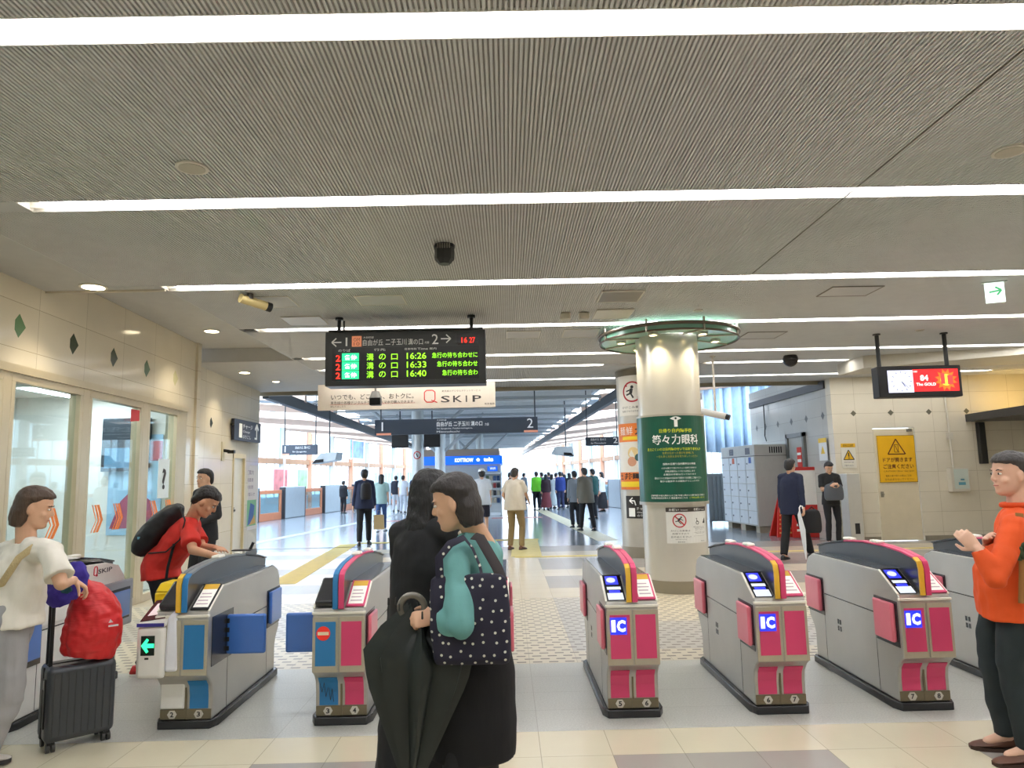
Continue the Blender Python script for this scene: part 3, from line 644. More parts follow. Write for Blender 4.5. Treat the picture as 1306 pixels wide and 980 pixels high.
def gate(x, label, left, right, nums, kind='ic', flap=None, mats=None, y=4.74):
    t = thing('ticket_gate', label, 'ticket gate', (x, y, 0), group='ticket gates')
    W = .166; ms = m_st if kind != 'white' else m_white
    b = B(); b.prism([(-W, .07), (W, .07), (W+.03, .14), (W+.03, 1.33), (W, 1.38), (-W, 1.38), (-W-.03, 1.33), (-W-.03, .14)], 0, .05, 'Z'); b.build('plinth', m_gdk, t, bevel=.006)
    b = B(); b.prism(PROF, -W, W, 'X'); b.build('body', ms, t, bevel=.008)
    # side seams and the small maker's plate of louvres
    b = B()
    for s in (-1, 1):
        xs = s*(W+.001)
        b.box(min(xs, xs-s*.004), max(xs, xs-s*.004), .34, 1.12, .568, .576); b.box(min(xs, xs-s*.004), max(xs, xs-s*.004), .335, .339, .06, .568); b.box(min(xs, xs-s*.004), max(xs, xs-s*.004), 1.14, 1.143, .06, .568)
        for k in range(2):
            for j in range(2): b.box(min(xs, xs-s*.004), max(xs, xs-s*.004), .86+k*.035, .885+k*.035, .33+j*.05, .365+j*.05)
    b.build('seam', m_gdk, t)
    b = B(); b.box(-W+.014, W-.014, .25, 1.30, .862, .872); b.hexa([(-W+.014, 1.3, .865), (W-.014, 1.3, .865), (W-.02, 1.385, .833), (-W+.02, 1.385, .833), (-W+.014, 1.3, .872), (W-.014, 1.3, .872), (W-.02, 1.385, .84), (-W+.02, 1.385, .84)])
    b.build('top_deck', M((60, 61, 62), .22, .2, coat=.2), t)
    b = B(); b.box(-W-.004, W+.004, -.008, .02, .70, .716); b.box(-W-.004, W+.004, -.004, .25, .716, .722) if False else None
    b.hexa(slope(-W-.004, -W+.01, 0, 1, 0, .008)); b.hexa(slope(W-.01, W+.004, 0, 1, 0, .008)); b.build('trim', m_trim, t, bevel=.003)
    # front: frame plates, coloured panels, numbers
    b = B(); b.box(-W, -.004, -.006, 0, .345, .685); b.box(.004, W, -.006, 0, .345, .685); b.build('front_plate', m_stf if kind != 'white' else m_white, t, bevel=.003)
    for s, col in ((-1, left), (1, right)):
        xa, xb = (-W+.02, -.018) if s < 0 else (.018, W-.02)
        if col is not None:
            b = B(); b.box(xa, xb, -.010, -.005, .385, .655); b.build('colour_panel', col, t)
            b = B(); ribbon(b, [(.104, .118), (.104, .20), (.092, .262), (.06, .30)][::-1], xa+.004, xb-.004, -.006); b.build('colour_panel', col, t)
    b = B(); b.box(-W+.004, -.006, .094, .1, .055, .115); b.box(.006, W-.004, .094, .1, .055, .115)
    b.box(-.006, .006, .09, .1, .055, .25)
    b.build('kick_plate', M((122, 112, 90), .4, .5), t)
    for s, nn in ((-.085, nums[0]), (.085, nums[1])):
        b = B(); b.prism([(s+.03*math.cos(PI/3*k+PI/6*0), .085+.028*math.sin(PI/3*k)) for k in range(6)], .089, .094, 'Y'); bd = b.build('number_badge', m_badge, t)
        letters([(nn, s-.011, .07, s+.011, .101, 0, .03)], m_blk, bd, .0885)
    # displays on the sloping top
    if kind in ('ic',):
        b = B(); b.hexa(slope(-W+.012, -.035, .04, .98, .001, .008)); dsp = b.build('reader_display', M((22, 22, 26), .15, coat=.5), t)
        o = Vector((.012, .735)); d = Vector((.223, .13)); q = Vector((-d.y, d.x)).normalized()
        mp = lambda p: Vector((p.x, o.x+d.x*p.z+q.x*(.009+p.y), o.y+d.y*p.z+q.y*(.009+p.y)))
        b = B(); b.box(-W+.025, -.06, 0, .002, .62, .94, 0); b.disc((-.105, .78), .1, 0.0025, m=1, th=.001, sx=.3); b.box(-W+.025, -.05, 0, .002, .42, .52, 1); b.box(-W+.035, -.06, 0, .002, .3, .38, 0)
        b.box(-W+.02, -.045, 0, .002, .03, .28, 1)
        b.build('screen', [E((28, 40, 235), 1.0), E((225, 232, 240), .55)], dsp, map=mp)
    if kind == 'noentry' or kind == 'qr':
        b = B(); b.hexa(slope(-W+.01, -.035, .02, 1.0, .0, .05)); b.build('hood', m_gdk, t, bevel=.015)
    if kind != 'white':
        b = B(); b.hexa(slope(.04, W-.006, .03, 1.02, .002, .012)); nd = b.build('notice_frame', m_pink if kind != 'qr' else m_blk, t, bevel=.002)
        o = Vector((.012, .735)); d = Vector((.223, .13)); q = Vector((-d.y, d.x)).normalized()
        mp2 = lambda p: Vector((p.x, o.x+d.x*p.z+q.x*(.0125+p.y), o.y+d.y*p.z+q.y*(.0125+p.y)))
        b = B(); b.box(.052, W-.018, 0, .001, .10, .98, 0); b.box(.052, W-.018, .001, .002, .78, .98, 1)
        for k in range(4): b.box(.062, W-.03-.01*(k % 2), .001, .0015, .2+k*.13, .24+k*.13, 2)
        b.build('notice', [M((238, 234, 224), .4, em=.12), m_yel, M((196, 170, 176), .5)], nd, map=mp2)
    # centre fin with its rail
    fx = .0
    b = B(); b.prism([(y_, z_) for y_, z_ in RAIL]+[(1.5, .85), (1.2, .868), (.24, .868), (.0, .735)], fx-.026, fx+.026, 'X'); b.build('fin', m_tint, t, bevel=.004)
    lc, rc = {'ic': (m_yel, m_pink), 'noentry': (m_blue, m_pink), 'qr': (m_yel, m_blue), 'white': (m_white, m_white)}[kind]
    vert, top = RAIL[:4], RAIL[3:8]
    for xa, xb, mm, mt_ in ((-.036, -.003, lc, (m_pink if kind == 'ic' else lc if kind != 'qr' else m_blue)), (.001, .036, rc, rc)):
        b = B(); ribbon(b, vert, xa, xb, .012); b.build('rail_stripe', mm, t, bevel=.002)
        b = B(); ribbon(b, top, xa, xb, .012); b.build('rail_stripe', mt_ if kind != 'qr' else M((120, 128, 134), .3), t, bevel=.002)
    b = B(); ribbon(b, RAIL[7:], -.036, .036, .012); b.build('rail_end', m_gdk, t, bevel=.002)
    for yy in (.55, .97):
        zz = 1.016 if yy < .8 else 1.0
        b = B(); b.box(-.03, .03, yy-.06, yy+.06, zz-.005, zz+.02); b.build('sensor_lump', m_trim, t, bevel=.012, seg=3)
    if kind == 'ic':
        b = B(); b.box(-.145, -.04, -.014, -.009, .535, .64); ip = b.build('ic_display', E((24, 40, 230), .9), t)
        letters([('I', -.138, .552, -.112, .625, 0, .05), ('C', -.103, .552, -.048, .625, 0, .05)], E((235, 240, 255), 1.1), ip, -.0155)
    if kind == 'noentry':
        b = B(); b.disc((-.095, .585), .044, -.013, m=0); b.box(-.13, -.06, -.0145, -.013, .575, .595, 1); b.build('no_entry_sign', [M((216, 44, 30), .4, em=.15), M((240, 226, 190), .5)], t)
    # flaps
    for (s, pos, mm) in (flap or []):
        ya, yb = ((.05, .31) if pos == 'front' else (1.15, 1.43))
        xs = s*W
        b = B(); b.box(min(xs, xs+s*.004), max(xs, xs+s*.004), ya-.02, yb+.015, .40, .69); b.build('flap_recess', m_gdk, t, bevel=.002)
        b = B(); b.hexa([(xs+s*.004, ya, .43), (xs+s*.03, ya+.01, .425), (xs+s*.03, yb-.01, .425), (xs+s*.004, yb, .43), (xs+s*.004, ya, .675), (xs+s*.03, ya+.01, .68), (xs+s*.03, yb-.01, .68), (xs+s*.004, yb, .675)]); b.build('flap', mm, t, bevel=.012)
    return t
GF = [(-1, 'front', m_fpink), (-1, 'rear', m_fpink)]
GX = {'12': -3.37, '23': -2.085, '34': -1.09, '45': -.17, '56': .785, '67': 1.74, '78': 2.675, '89': 3.66}
gate(GX['56'], 'narrow-looking steel ticket gate numbered 5 and 6, with an IC display', m_pink, m_pink, '56', 'ic', GF)
gate(GX['67'], 'steel ticket gate numbered 6 and 7 with pink panels', m_pink, m_pink, '67', 'ic', GF)
gate(GX['78'], 'steel ticket gate numbered 7 and 8 beside the person in orange', m_pink, m_pink, '78', 'ic', GF)
gate(GX['89'], 'ticket gate partly hidden behind the person in orange, furthest right', m_pink, m_pink, '89', 'ic', GF)
gate(GX['45'], 'ticket gate almost hidden behind the person in teal', m_pink, m_pink, '45', 'noentry', [(1, 'front', m_fpink), (1, 'rear', m_fpink)])
g34 = gate(GX['34'], 'ticket gate numbered 3 and 4 with a red no-entry disc on blue', m_blue, m_pink, '34', 'noentry', [(1, 'front', m_fpink), (1, 'rear', m_fpink)])
g23 = gate(GX['23'], 'ticket gate numbered 2 and 3 with a white code reader and green arrow', None, m_blue, '23', 'qr', [(1, 'rear', m_fblue)])
# scribble on the lower blue panel of gate 3/4
b = B(); pts = [(-.14, .27), (-.125, .2), (-.11, .26), (-.1, .17), (-.085, .24), (-.07, .15), (-.06, .22), (-.05, .14)]
for p, q in zip(pts[:-1], pts[1:]): b.tube([(p[0], .094 if p[1] < .25 else .086, p[1]), (q[0], .094 if q[1] < .25 else .086, q[1])], .0018, 5)
b.build('scribble', M((50, 60, 70), .6), g34)
# closed blue flap doors across lane 3
for par, s, lab in ((g23, 1, 0), (g34, -1, 0)):
    b = B(); xa, xb = (.166, .43) if s > 0 else (-.43, -.166)
    b.box(xa+(.0 if s < 0 else .0), xb, .30, .335, .40, .66); b.build('flap', m_fblue, par, bevel=.016, seg=3)
    b = B(); b.box(s*.166 if s > 0 else -.170, s*.166+.004 if s > 0 else -.166, .06, .42, .38, .69); b.build('flap_recess', m_gdk, par)
    b = B()
    for z in (.44, .5, .56, .62): b.cyl((s*.178, .318, z-.015), (s*.178, .318, z+.015), .022, n=10)
    b.build('hinge', m_blk, par)
# white code reader on gate 2/3
b = B(); b.box(-.275, -.095, -.03, .14, .335, .655); b.build('reader_housing', m_white, g23, bevel=.025, seg=3)
b = B(); b.box(-.36, -.166, .30, .66, .40, .70); b.build('side_shelf', m_st, g23, bevel=.01)
b = B(); b.hexa([(-.275, -.03, .652), (-.095, -.03, .652), (-.085, .14, .655), (-.275, .14, .655), (-.275, -.02, .672), (-.085, -.02, .69), (-.075, .14, .80), (-.235, .14, .79)]); rd = b.build('reader_top', m_white, g23, bevel=.01)
b = B(); b.hexa([(-.262, -.01, .682), (-.105, -.01, .702), (-.095, .13, .796), (-.230, .13, .784), (-.262, -.01, .688), (-.105, -.01, .708), (-.095, .13, .803), (-.230, .13, .791)]); b.build('reader_glass', M((86, 40, 44), .1, coat=.6), g23)
b = B(); b.hexa([(-.23, .02, .708), (-.14, .02, .722), (-.125, .10, .775), (-.205, .10, .768), (-.23, .02, .715), (-.14, .02, .729), (-.125, .10, .783), (-.205, .10, .776)]); b.build('paper_patch', M((226, 206, 206), .4, em=.2), g23)
b = B(); b.box(-.27, -.1, -.036, -.03, .655, .676); pl = b.build('blue_label', M((52, 46, 140), .4), g23)
b = B(); b.prism([(-.13, .28), (-.0, .345), (-.015, .70), (-.095, .68), (-.105, .40), (-.13, .36)], -.018, .0, 'Y') if False else b.hexa([(-.10, -.02, .37), (-.012, -.012, .37), (-.012, .3, .37), (-.10, .3, .37), (-.09, -.02, .70), (-.03, -.012, .76), (-.03, .3, .80), (-.09, .3, .80)]); b.build('reader_fairing', M((228, 230, 238), .3), g23, bevel=.02, seg=3)
b = B(); b.box(-.16, -.006, .08, .2, .12, .345); b.build('lower_cover', m_white, g23, bevel=.01)
b = B(); b.box(-.24, -.155, -.034, -.029, .48, .60); ab = b.build('arrow_display', M((16, 26, 18), .3), g23)
b = B(); b.prism([(-.238, .54), (-.203, .585), (-.19, .575), (-.203, .553), (-.157, .553), (-.157, .527), (-.203, .527), (-.19, .505), (-.203, .495)], -.036, -.0345, 'Y'); b.build('arrow', E((40, 240, 140), 1.3), ab)
b = B(); b.box(-.215, -.19, -.032, -.029, .455, .467); b.box(-.135, -.1, .075, .08, .335, .345); b.build('slot', m_blk, g23)
b = B(); b.box(-.175, -.02, .0, .012, .0, .115); b.loc = None
# yellow box with handle on gate 2's left half
t = thing('yellow_box', 'bright yellow box with a carrying grip on the ticket gate by the person in red', 'box', (GX['23']-.262, 5.19, .70))
b = B(); b.box(-.09, .09, -.1, .13, 0, .11); b.hexa([(-.09, -.1, .11), (.09, -.1, .11), (.09, .13, .11), (-.09, .13, .11), (-.07, -.06, .17), (.08, -.06, .17), (.08, .11, .17), (-.07, .11, .17)]); b.build('shell', M((236, 200, 30), .35), t, bevel=.012)
b = B(); b.box(-.05, .06, -.108, -.098, .03, .055); b.build('grip', M((150, 120, 20), .5), t, bevel=.003)

# white gate 1/2 on the far left, seen from its right flank
gw = gate(GX['12'], 'white ticket gate by the office glass, its flank reading SKIP', None, None, '12', 'white', None)
W = .166
b = B(); b.prism([(.05, .6), (1.4, .6), (1.4, .80), (1.3, .90), (1.1, .94), (.7, .955), (.6, .88), (.05, .84)], W, W+.012, 'X'); b.build('side_panel', m_white, gw, bevel=.004)
b = B(); b.hexa([(-W, .4, .87), (W+.01, .6, .9), (W+.01, 1.3, .88), (-W, 1.3, .85), (-W+.03, .6, 1.0), (W-.02, .75, 1.0), (W-.02, 1.1, .97), (-W+.03, 1.1, .97)]); b.build('top_hood', M((40, 40, 42), .2, coat=.5), gw, bevel=.02)
b = B(); b.box(W, W+.03, 1.08, 1.52, .40, .77); b.build('rear_frame', M((150, 152, 156), .3, .4), gw, bevel=.03, seg=3)
b = B(); b.box(W+.03, W+.035, 1.13, 1.46, .46, .71); b.build('flap_recess', m_blk, gw, bevel=.01)
b = B(); b.box(W+.035, W+.05, 1.15, 1.44, .48, .69); b.build('flap', m_fblue, gw, bevel=.012)
b = B(); b.box(W, W+.008, .02, .36, .36, .70); b.build('flap_recess', M((84, 74, 62), .4), gw)
b = B(); b.box(W+.008, W+.03, .04, .33, .40, .66); b.build('flap', m_fblue, gw, bevel=.01)
mpw = lambda p: Vector((W+.013-p.y, p.x, p.z))
letters([('SKIP', 1.0, .865, 1.2, .9, 0, .02)], M((70, 70, 76), .5), gw, -.0015, map=mpw)
b = B(); sh = lambda q: (q[0]-.13, q[1], q[2]+.1); b.tube([sh(q) for q in [(1.075, 0, .765), (1.075, 0, .81), (1.085, 0, .825), (1.11, 0, .825), (1.12, 0, .81), (1.12, 0, .775), (1.11, 0, .76), (1.085, 0, .76), (1.075, 0, .765)]], .004, 6); b.box(.975, .995, -.002, .002, .85, .865); b.build('q_mark', M((206, 40, 60), .5), gw, map=mpw)

# ================================================================== DEPARTURE BOARD
m_bd = M((44, 45, 44), .35, .2); m_bd2 = M((14, 14, 14), .3)
YB = 8.62
A0 = at(415, 423, YB); A1 = at(620, 491, YB); BW = A1.x-A0.x; BT = at(415, 424, YB).z; BBm = at(517, 491, YB).z
cxy = (BW/(1243-52))
bd = thing('departure_board', 'black hanging departure board with green train times', 'departure board', ((A0.x+A1.x)/2, YB, BBm))
hgt = (BT+at(620, 420, YB).z)/2-BBm
cv = lambda x, y: ((x-647.5)*BW/1191, hgt-(y-45)*hgt/(440-45))
b = B(); b.box(-BW/2, BW/2, 0, .28, 0, hgt); b.box(-BW/2+.03, BW/2-.03, .02, .26, hgt, hgt+.03); b.build('case', m_bd, bd, bevel=.008)
b = B(); (xa, za), (xb, zb) = cv(105, 165), cv(1195, 405); b.box(xa, xb, -.004, .0, zb, za); b.build('led_panel', m_bd2, bd)
b = B(); (xa, za), (xb, zb) = cv(1030, 75), cv(1190, 148); b.box(xa, xb, -.004, .0, zb, za); b.build('clock_panel', m_bd2, bd)
m_sg = M((206, 204, 196), .5, em=.1)
letters([('1', 204, 88, 217, 150, 0, 0), ('自由が丘', 332, 105, 482, 150), ('二子玉川', 500, 105, 655, 150), ('溝の口', 668, 105, 778, 150), ('方面', 790, 126, 824, 143), ('2', 845, 75, 893, 148), ('大井町線', 335, 82, 412, 98),
         ('のりば', 150, 172, 240, 192), ('行先', 415, 172, 500, 190), ('発車時刻', 640, 172, 730, 188), ('Time', 738, 172, 815, 188), ('案内', 826, 172, 878, 188)], m_sg, bd, -.0055, conv=cv)
def arrow(b, tip, tail, hw, wd, y, m=0):
    tip = Vector(tip); tail = Vector(tail); d = (tip-tail).normalized(); q = Vector((-d.y, d.x))
    b.bar(tail, tip, wd, y, m=m); b.bar(tip+d*wd*.3, tip-d*hw+q*hw, wd, y-.0005, m=m); b.bar(tip+d*wd*.3, tip-d*hw-q*hw, wd, y-.001, m=m)
b = B(); arrow(b, cv(104, 122), cv(172, 122), .05, .014, -.006); b.build('arrow', m_sg, bd)
b = B(); arrow(b, cv(982, 110), cv(912, 110), .05, .014, -.006); b.build('arrow', m_sg, bd)
b = B(); (xa, za), (xb, zb) = cv(250, 78), cv(322, 156); b.box(xa, xb, -.008, -.0, zb, za); lb = b.build('line_badge', M((214, 134, 96), .5, em=.25), bd, bevel=.004)
letters([('OM', 262, 92, 310, 118), ('10', 264, 124, 308, 148)], M((150, 80, 50), .5), lb, -.0085, conv=cv)
m_led = E((150, 255, 30), 1.15); m_red = E((255, 40, 20), 1.3)
rows = []
for k, (tm, msg, x0) in enumerate((('16:26', '急行の待ち合わせに', 845), ('16:33', '急行の待ち合わせ', 882), ('16:40', '急行の待ち合わ', 920))):
    y0 = 208+k*64
    rows += [('溝', 360, y0, 412, y0+50, 0, .0), ('の', 452, y0+3, 502, y0+46, 0, .0), ('口', 543, y0+6, 590, y0+48, 0, .0), (tm, 658, y0, 802, y0+46, 0, .006), (msg, x0, y0+(2 if k == 0 else 2), 1182, y0+42, 0, .0)]
letters(rows, m_led, bd, -.0055, conv=cv)
letters([('2', 132, 216+k*63, 166, 262+k*63, 0, .015) for k in range(3)]+[('16', 1066, 102, 1108, 143, 0, .008), ('27', 1124, 102, 1166, 143, 0, .008)], m_red, bd, -.0055, conv=cv)
for k in range(3):
    b = B(); (xa, za), (xb, zb) = cv(178, 203+k*64), cv(303, 263+k*64); b.box(xa, xb, -.006, -.003, zb, za); gb = b.build('green_sign', E((30, 225, 130), 1.0), bd)
    letters([('各停', 196, 215+k*64, 288, 252+k*64, 0, .02)], E((255, 235, 235), 1.2), gb, -.0075, conv=cv)
for xx in (-.84, .80):
    b = B(); b.cyl((xx, .14, hgt+.02), (xx, .14, CZ-BBm), .022, n=12); b.cyl((xx, .14, CZ-BBm-.03), (xx, .14, CZ-BBm), .05, n=12)
    if xx < 0: b.cyl((xx+.06, .14, hgt+.02), (xx+.06, .14, CZ-BBm-.04), .012, n=8)
    b.build('hanger', m_bd, bd, smooth=40)

# QSKIP banner behind it
YQ = 13.35
q0, q1, qb, qt = at(405, 523, YQ), at(632, 520, YQ), at(500, 522, YQ).z, at(520, 489, YQ).z
qw = q1.x-q0.x; bn = thing('hanging_banner', 'long cream advertising banner below the departure board', 'banner', ((q0.x+q1.x)/2, YQ, qb))
qh = qt-qb; b = B(); b.box(-qw/2, qw/2, 0, .05, 0, qh); b.build('panel', M((204, 192, 174), .5), bn, bevel=.004)
cv2 = lambda x, y: (-qw/2+(x-0)*qw/1306, (615-y)*qh/(615-440))
m_ink = M((54, 50, 48), .6)
letters([('いつでも、どこでも、おトクに。', 98, 508, 705, 545, 0, .01), ('東急線の各種デジタルチケットがスマホで購入できます。', 95, 555, 712, 577), ('詳しくはこちら', 95, 583, 205, 597), ('S', 905, 532, 972, 577, 0, .012), ('K', 995, 532, 1062, 577, 0, .012), ('I', 1088, 532, 1098, 577, 0, 0), ('P', 1138, 532, 1203, 577, 0, .012), ('東急線のデジタルチケットサービス', 912, 492, 1198, 506), ('東急電鉄', 1225, 585, 1300, 598)], m_ink, bn, -.003, conv=cv2)
b = B(); c = [cv2(*p) for p in ((800, 492), (845, 492), (862, 505), (862, 555), (845, 573), (800, 573), (784, 555), (784, 505), (800, 492))]
for p, q in zip(c[:-1], c[1:]): b.bar(p, q, .018, -.004)
b.bar(cv2(835, 560), cv2(878, 576), .018, -.0045); b.build('q_mark', M((200, 50, 50), .5), bn)
b = B(); b.bar(cv2(90, 578), cv2(715, 575), .004, -.004); b.build('underline', M((190, 60, 50), .5), bn)
for xx in (-qw/2+.3, qw/2-.3): b = B(); b.cyl((xx, .025, qh), (xx, .025, CZ-qb), .012, n=8); b.build('hanger', m_bd, bn)

# small camera hanging before the banner
def hangcam(px, py, Y, s, label, col=m_bd):
    p = at(px, py, Y); t = thing('ceiling_camera', label, 'camera', (p.x, p.y, p.z))
    b = B(); b.cyl((0, 0, .06*s), (0, 0, CZ-p.z), .014*s, n=10); b.cyl((0, 0, CZ-p.z-.02), (0, 0, CZ-p.z), .04*s, n=12); b.build('stem', M((150, 146, 136), .4, .3), t, smooth=40)
    b = B(); b.cyl((0, 0, .0), (0, 0, .09*s), .085*s, .05*s, 16); b.build('housing', M((150, 146, 136), .4), t, smooth=40)
    b = B(); b.box(-.075*s, .075*s, -.06*s, .06*s, -.10*s, .005); b.build('lens_block', col, t, bevel=.012*s)
    return t
hangcam(479, 508, 9.6, 1.0, 'small dark camera hanging in front of the cream banner')

# platform guide sign 1 - 2 and the two small guide signs
m_nav = M((56, 66, 80), .45); m_sal = M((222, 150, 124), .5, em=.1)
def guide(x0p, x1p, y0p, y1p, Y, label, items, hang, th=.12, light=False):
    a = at(x0p, y0p, Y); c = at(x1p, y1p, Y); wd = c.x-a.x; mx = (x0p+x1p)/2
    hh = at(mx, (y0p+y1p)/2-(y1p-y0p)/2, Y).z-at(mx, (y0p+y1p)/2+(y1p-y0p)/2, Y).z; zb = (c.z+a.z)/2-hh/2 if False else min(a.z, c.z)
    t = thing('guide_sign', label, 'sign', ((a.x+c.x)/2, Y, zb)); ht = max(a.z, c.z)-zb
    b = B(); b.box(-wd/2, wd/2, 0, th, 0, ht); b.build('panel', m_nav, t, bevel=.006)
    cvx = lambda u, v: (-wd/2+u*wd, ht-v*ht)
    letters(items, M((220, 224, 228), .5, em=.15), t, -.004, conv=cvx)
    for xx in hang:
        b = B(); b.cyl((xx*wd/2, th/2, ht), (xx*wd/2, th/2, 4.3-zb), .016, n=8); b.build('hanger', m_dark, t)
    return t, wd, ht, cvx
t, wd, ht, cvx = guide(478, 686, 536, 551, 18.0, 'long dark platform sign with 1 at its left and 2 at its right',
    [('1', .042, .16, .051, .74), ('2', .935, .10, .972, .72), ('自由が丘 二子玉川 溝の口', .38, .2, .66, .52, 0, .01), ('方面', .675, .34, .70, .52), ('for Jiyugaoka, Futako-tamagawa,', .38, .6, .6, .72), ('Mizonokuchi', .38, .8, .52, .92), ('大井町線', .38, .05, .44, .15)], (-.93, .97))
b = B(); (xa, za), (xb, zb) = cvx(.01, .88), cvx(.1, 1.02); b.box(xa, xb, -.008, .0, zb, za); (xa, za), (xb, zb) = cvx(.915, .88), cvx(1.0, 1.02); b.box(xa, xb, -.008, .0, zb, za); b.build('line_colour', m_sal, t)
t, wd, ht, cvx = guide(360, 404, 568, 580, 21.0, 'small dark guide sign for platform 1 hanging at left', [('1', .07, .12, .10, .7), ('自由が丘 溝の口', .38, .15, .8, .42), ('for Jiyugaoka', .3, .6, .7, .8)], (-.9, .9))
b = B(); (xa, za), (xb, zb) = cvx(.0, .86), cvx(.2, 1.0); b.box(xa, xb, -.006, .0, zb, za); b.build('line_colour', m_sal, t)
t, wd, ht, cvx = guide(747, 790, 558, 568, 21.0, 'small dark guide sign for platform 2 hanging left of the columns', [('2', .82, .1, .95, .75), ('自由が丘 溝の口', .15, .15, .6, .42), ('for Mizonokuchi', .15, .6, .6, .8)], (-.9, .9))
# hanging monitors/speakers over the platform
for (px, py, Y, lab, s) in ((420, 592, 22, 'white boxy monitor hood hanging over the left platform edge', 1), (722, 583, 24, 'white boxy monitor hood hanging over the right platform edge', -1)):
    p = at(px, py, Y); t = thing('hanging_monitor', lab, 'monitor', (p.x, p.y, p.z))
    b = B(); b.hexa([(-.35*s-.1, -.35, 0), (.35*s-.1, -.3, .1), (.4*s-.1, .3, .1), (-.3*s-.1, .3, 0), (-.2*s, -.3, .32), (.3*s, -.25, .34), (.35*s, .28, .34), (-.2*s, .28, .32)]); b.build('hood', M((206, 212, 214), .4), t, bevel=.01)
    b = B(); b.hexa([(-.33*s-.1, -.36, .01), (.0*s-.1, -.35, .05), (.0*s-.1, -.33, .14), (-.24*s-.1, -.34, .12), (-.33*s-.1, -.34, .01), (.0*s-.1, -.33, .05), (.0*s-.1, -.31, .14), (-.24*s-.1, -.32, .12)]); b.build('screen', m_blk, t)
    b = B(); b.cyl((0, 0, .33), (0, 0, 4.3-p.z+.6), .02, n=8); b.build('hanger', m_dark, t)

# ================================================================== ROUND COLUMNS
m_colm = M((206, 202, 192), .28, .45, var=.03, vs=2)
def wrap(r): return lambda p: Vector((math.sin(p.x/r)*(r-p.y), -math.cos(p.x/r)*(r-p.y), p.z))
def sheet(b, x0, x1, z0, z1, y0=0, y1=.003, m=0, n=20):
    for i in range(n):
        a = x0+(x1-x0)*i/n; c = x0+(x1-x0)*(i+1)/n
        b.box(a, c, y0, y1, z0, z1, m)
c1 = thing('round_column', 'broad round steel-clad column wrapped by the green eye clinic poster', 'column', (2.27, 9.88, 0), group='round hall columns')
b = B(); b.cyl((0, 0, .0), (0, 0, CZ), .425, n=64); b.build('shaft', m_colm, c1, smooth=40)
b = B(); b.cyl((0, 0, .001), (0, 0, .16), .434, n=64); b.build('base_ring', M((150, 142, 124), .35, .5), c1, smooth=40)
b = B(); b.cyl((0, 0, 1.13), (0, 0, 1.17), .462, n=64); b.cyl((0, 0, 2.30), (0, 0, 2.325), .462, n=64); b.build('poster_rail', M((190, 184, 172), .3, .6), c1, smooth=40)
R1 = .455
mp = wrap(R1)
ps = thing('wrapped_poster', 'dark green curved eye clinic poster wrapped round the nearer column', 'poster', (2.27, 9.88, 1.17))
b = B(); sheet(b, -PI*R1*.98, PI*R1*.98, 0, 1.13, 0, .02, n=60); b.build('sheet', M((10, 86, 66), .3, coat=.3), ps, map=mp, smooth=30)
S = .85/690; cv3 = lambda x, y: ((x-470)*S*1.06-.02, 1.13-(y-55)*1.13/(945-55))
m_wh = M((236, 238, 234), .5, em=.06); m_gy = M((206, 214, 40), .5, em=.05); m_gn2 = M((190, 178, 60), .5)
def curved_letters(items, mats, parent, mp_, y, conv):
    b = B()
    for it in items:
        s_, x0, z0, x1, z1 = it[:5]; (x0, z1), (x1, z0) = conv(x0, z0), conv(x1, z1); put(b, s_, x0, z0, x1, z1, y, it[5] if len(it) > 5 else 0, it[6] if len(it) > 6 else 0)
    return b.build('lettering', mats, parent, map=mp_)
curved_letters([('等々力眼科', 212, 250, 705, 355, 0, .015), ('当院の日帰り白内障手術の特徴', 315, 543, 655, 566, 0, .01), ('小さな傷口で目にやさしい日帰り手術です', 298, 588, 668, 606), ('多焦点眼内レンズにも対応します', 335, 620, 645, 640), ('土曜日の手術も行っております', 316, 652, 655, 672),
    ('見えにくいとお悩みの方はまず当院までお気軽にご相談ください', 220, 688, 730, 710), ('駅から徒歩すぐの眼科クリニックです', 280, 722, 697, 742), ('診療時間 午前九時から十二時 午後二時から六時 休診日 日曜祝日', 168, 868, 770, 886), ('東京都世田谷区等々力 電話番号はこちら', 168, 893, 545, 912)], m_wh, ps, mp, -.002, cv3)
curved_letters([('日帰り白内障手術', 293, 190, 630, 232, 0, .02), ('見えにくいのは白内障のせいではありませんか', 145, 385, 742, 418, 0, .015), ('ご予約お問い合わせ', 565, 893, 770, 912)], m_gy, ps, mp, -.002, cv3)
curved_letters([('世界が広がった喜びを皆様にも', 315, 430, 640, 455), ('一日も早く元気な目を取り戻してください', 250, 465, 690, 490)], m_gn2, ps, mp, -.002, cv3)
b = B(); (ex, ez) = cv3(463, 85); n = 12
for s_ in (1,):
    up = [(ex-.075+.15*i/n, ez+.026*math.sin(PI*i/n)) for i in range(n+1)]; dn = [(ex-.075+.15*i/n, ez-.026*math.sin(PI*i/n)) for i in range(n, -1, -1)][1:-1]
    b.prism(up+dn, -.003, -.001, 'Y', 0)
b.box(ex-.022, ex+.022, -.003, -.001, cv3(0, 172)[1], ez-.01, 0); b.disc((ex, ez), .014, -.0045, m=1, th=.001)
b.build('eye_emblem', [m_wh, M((10, 50, 50))], ps, map=mp)
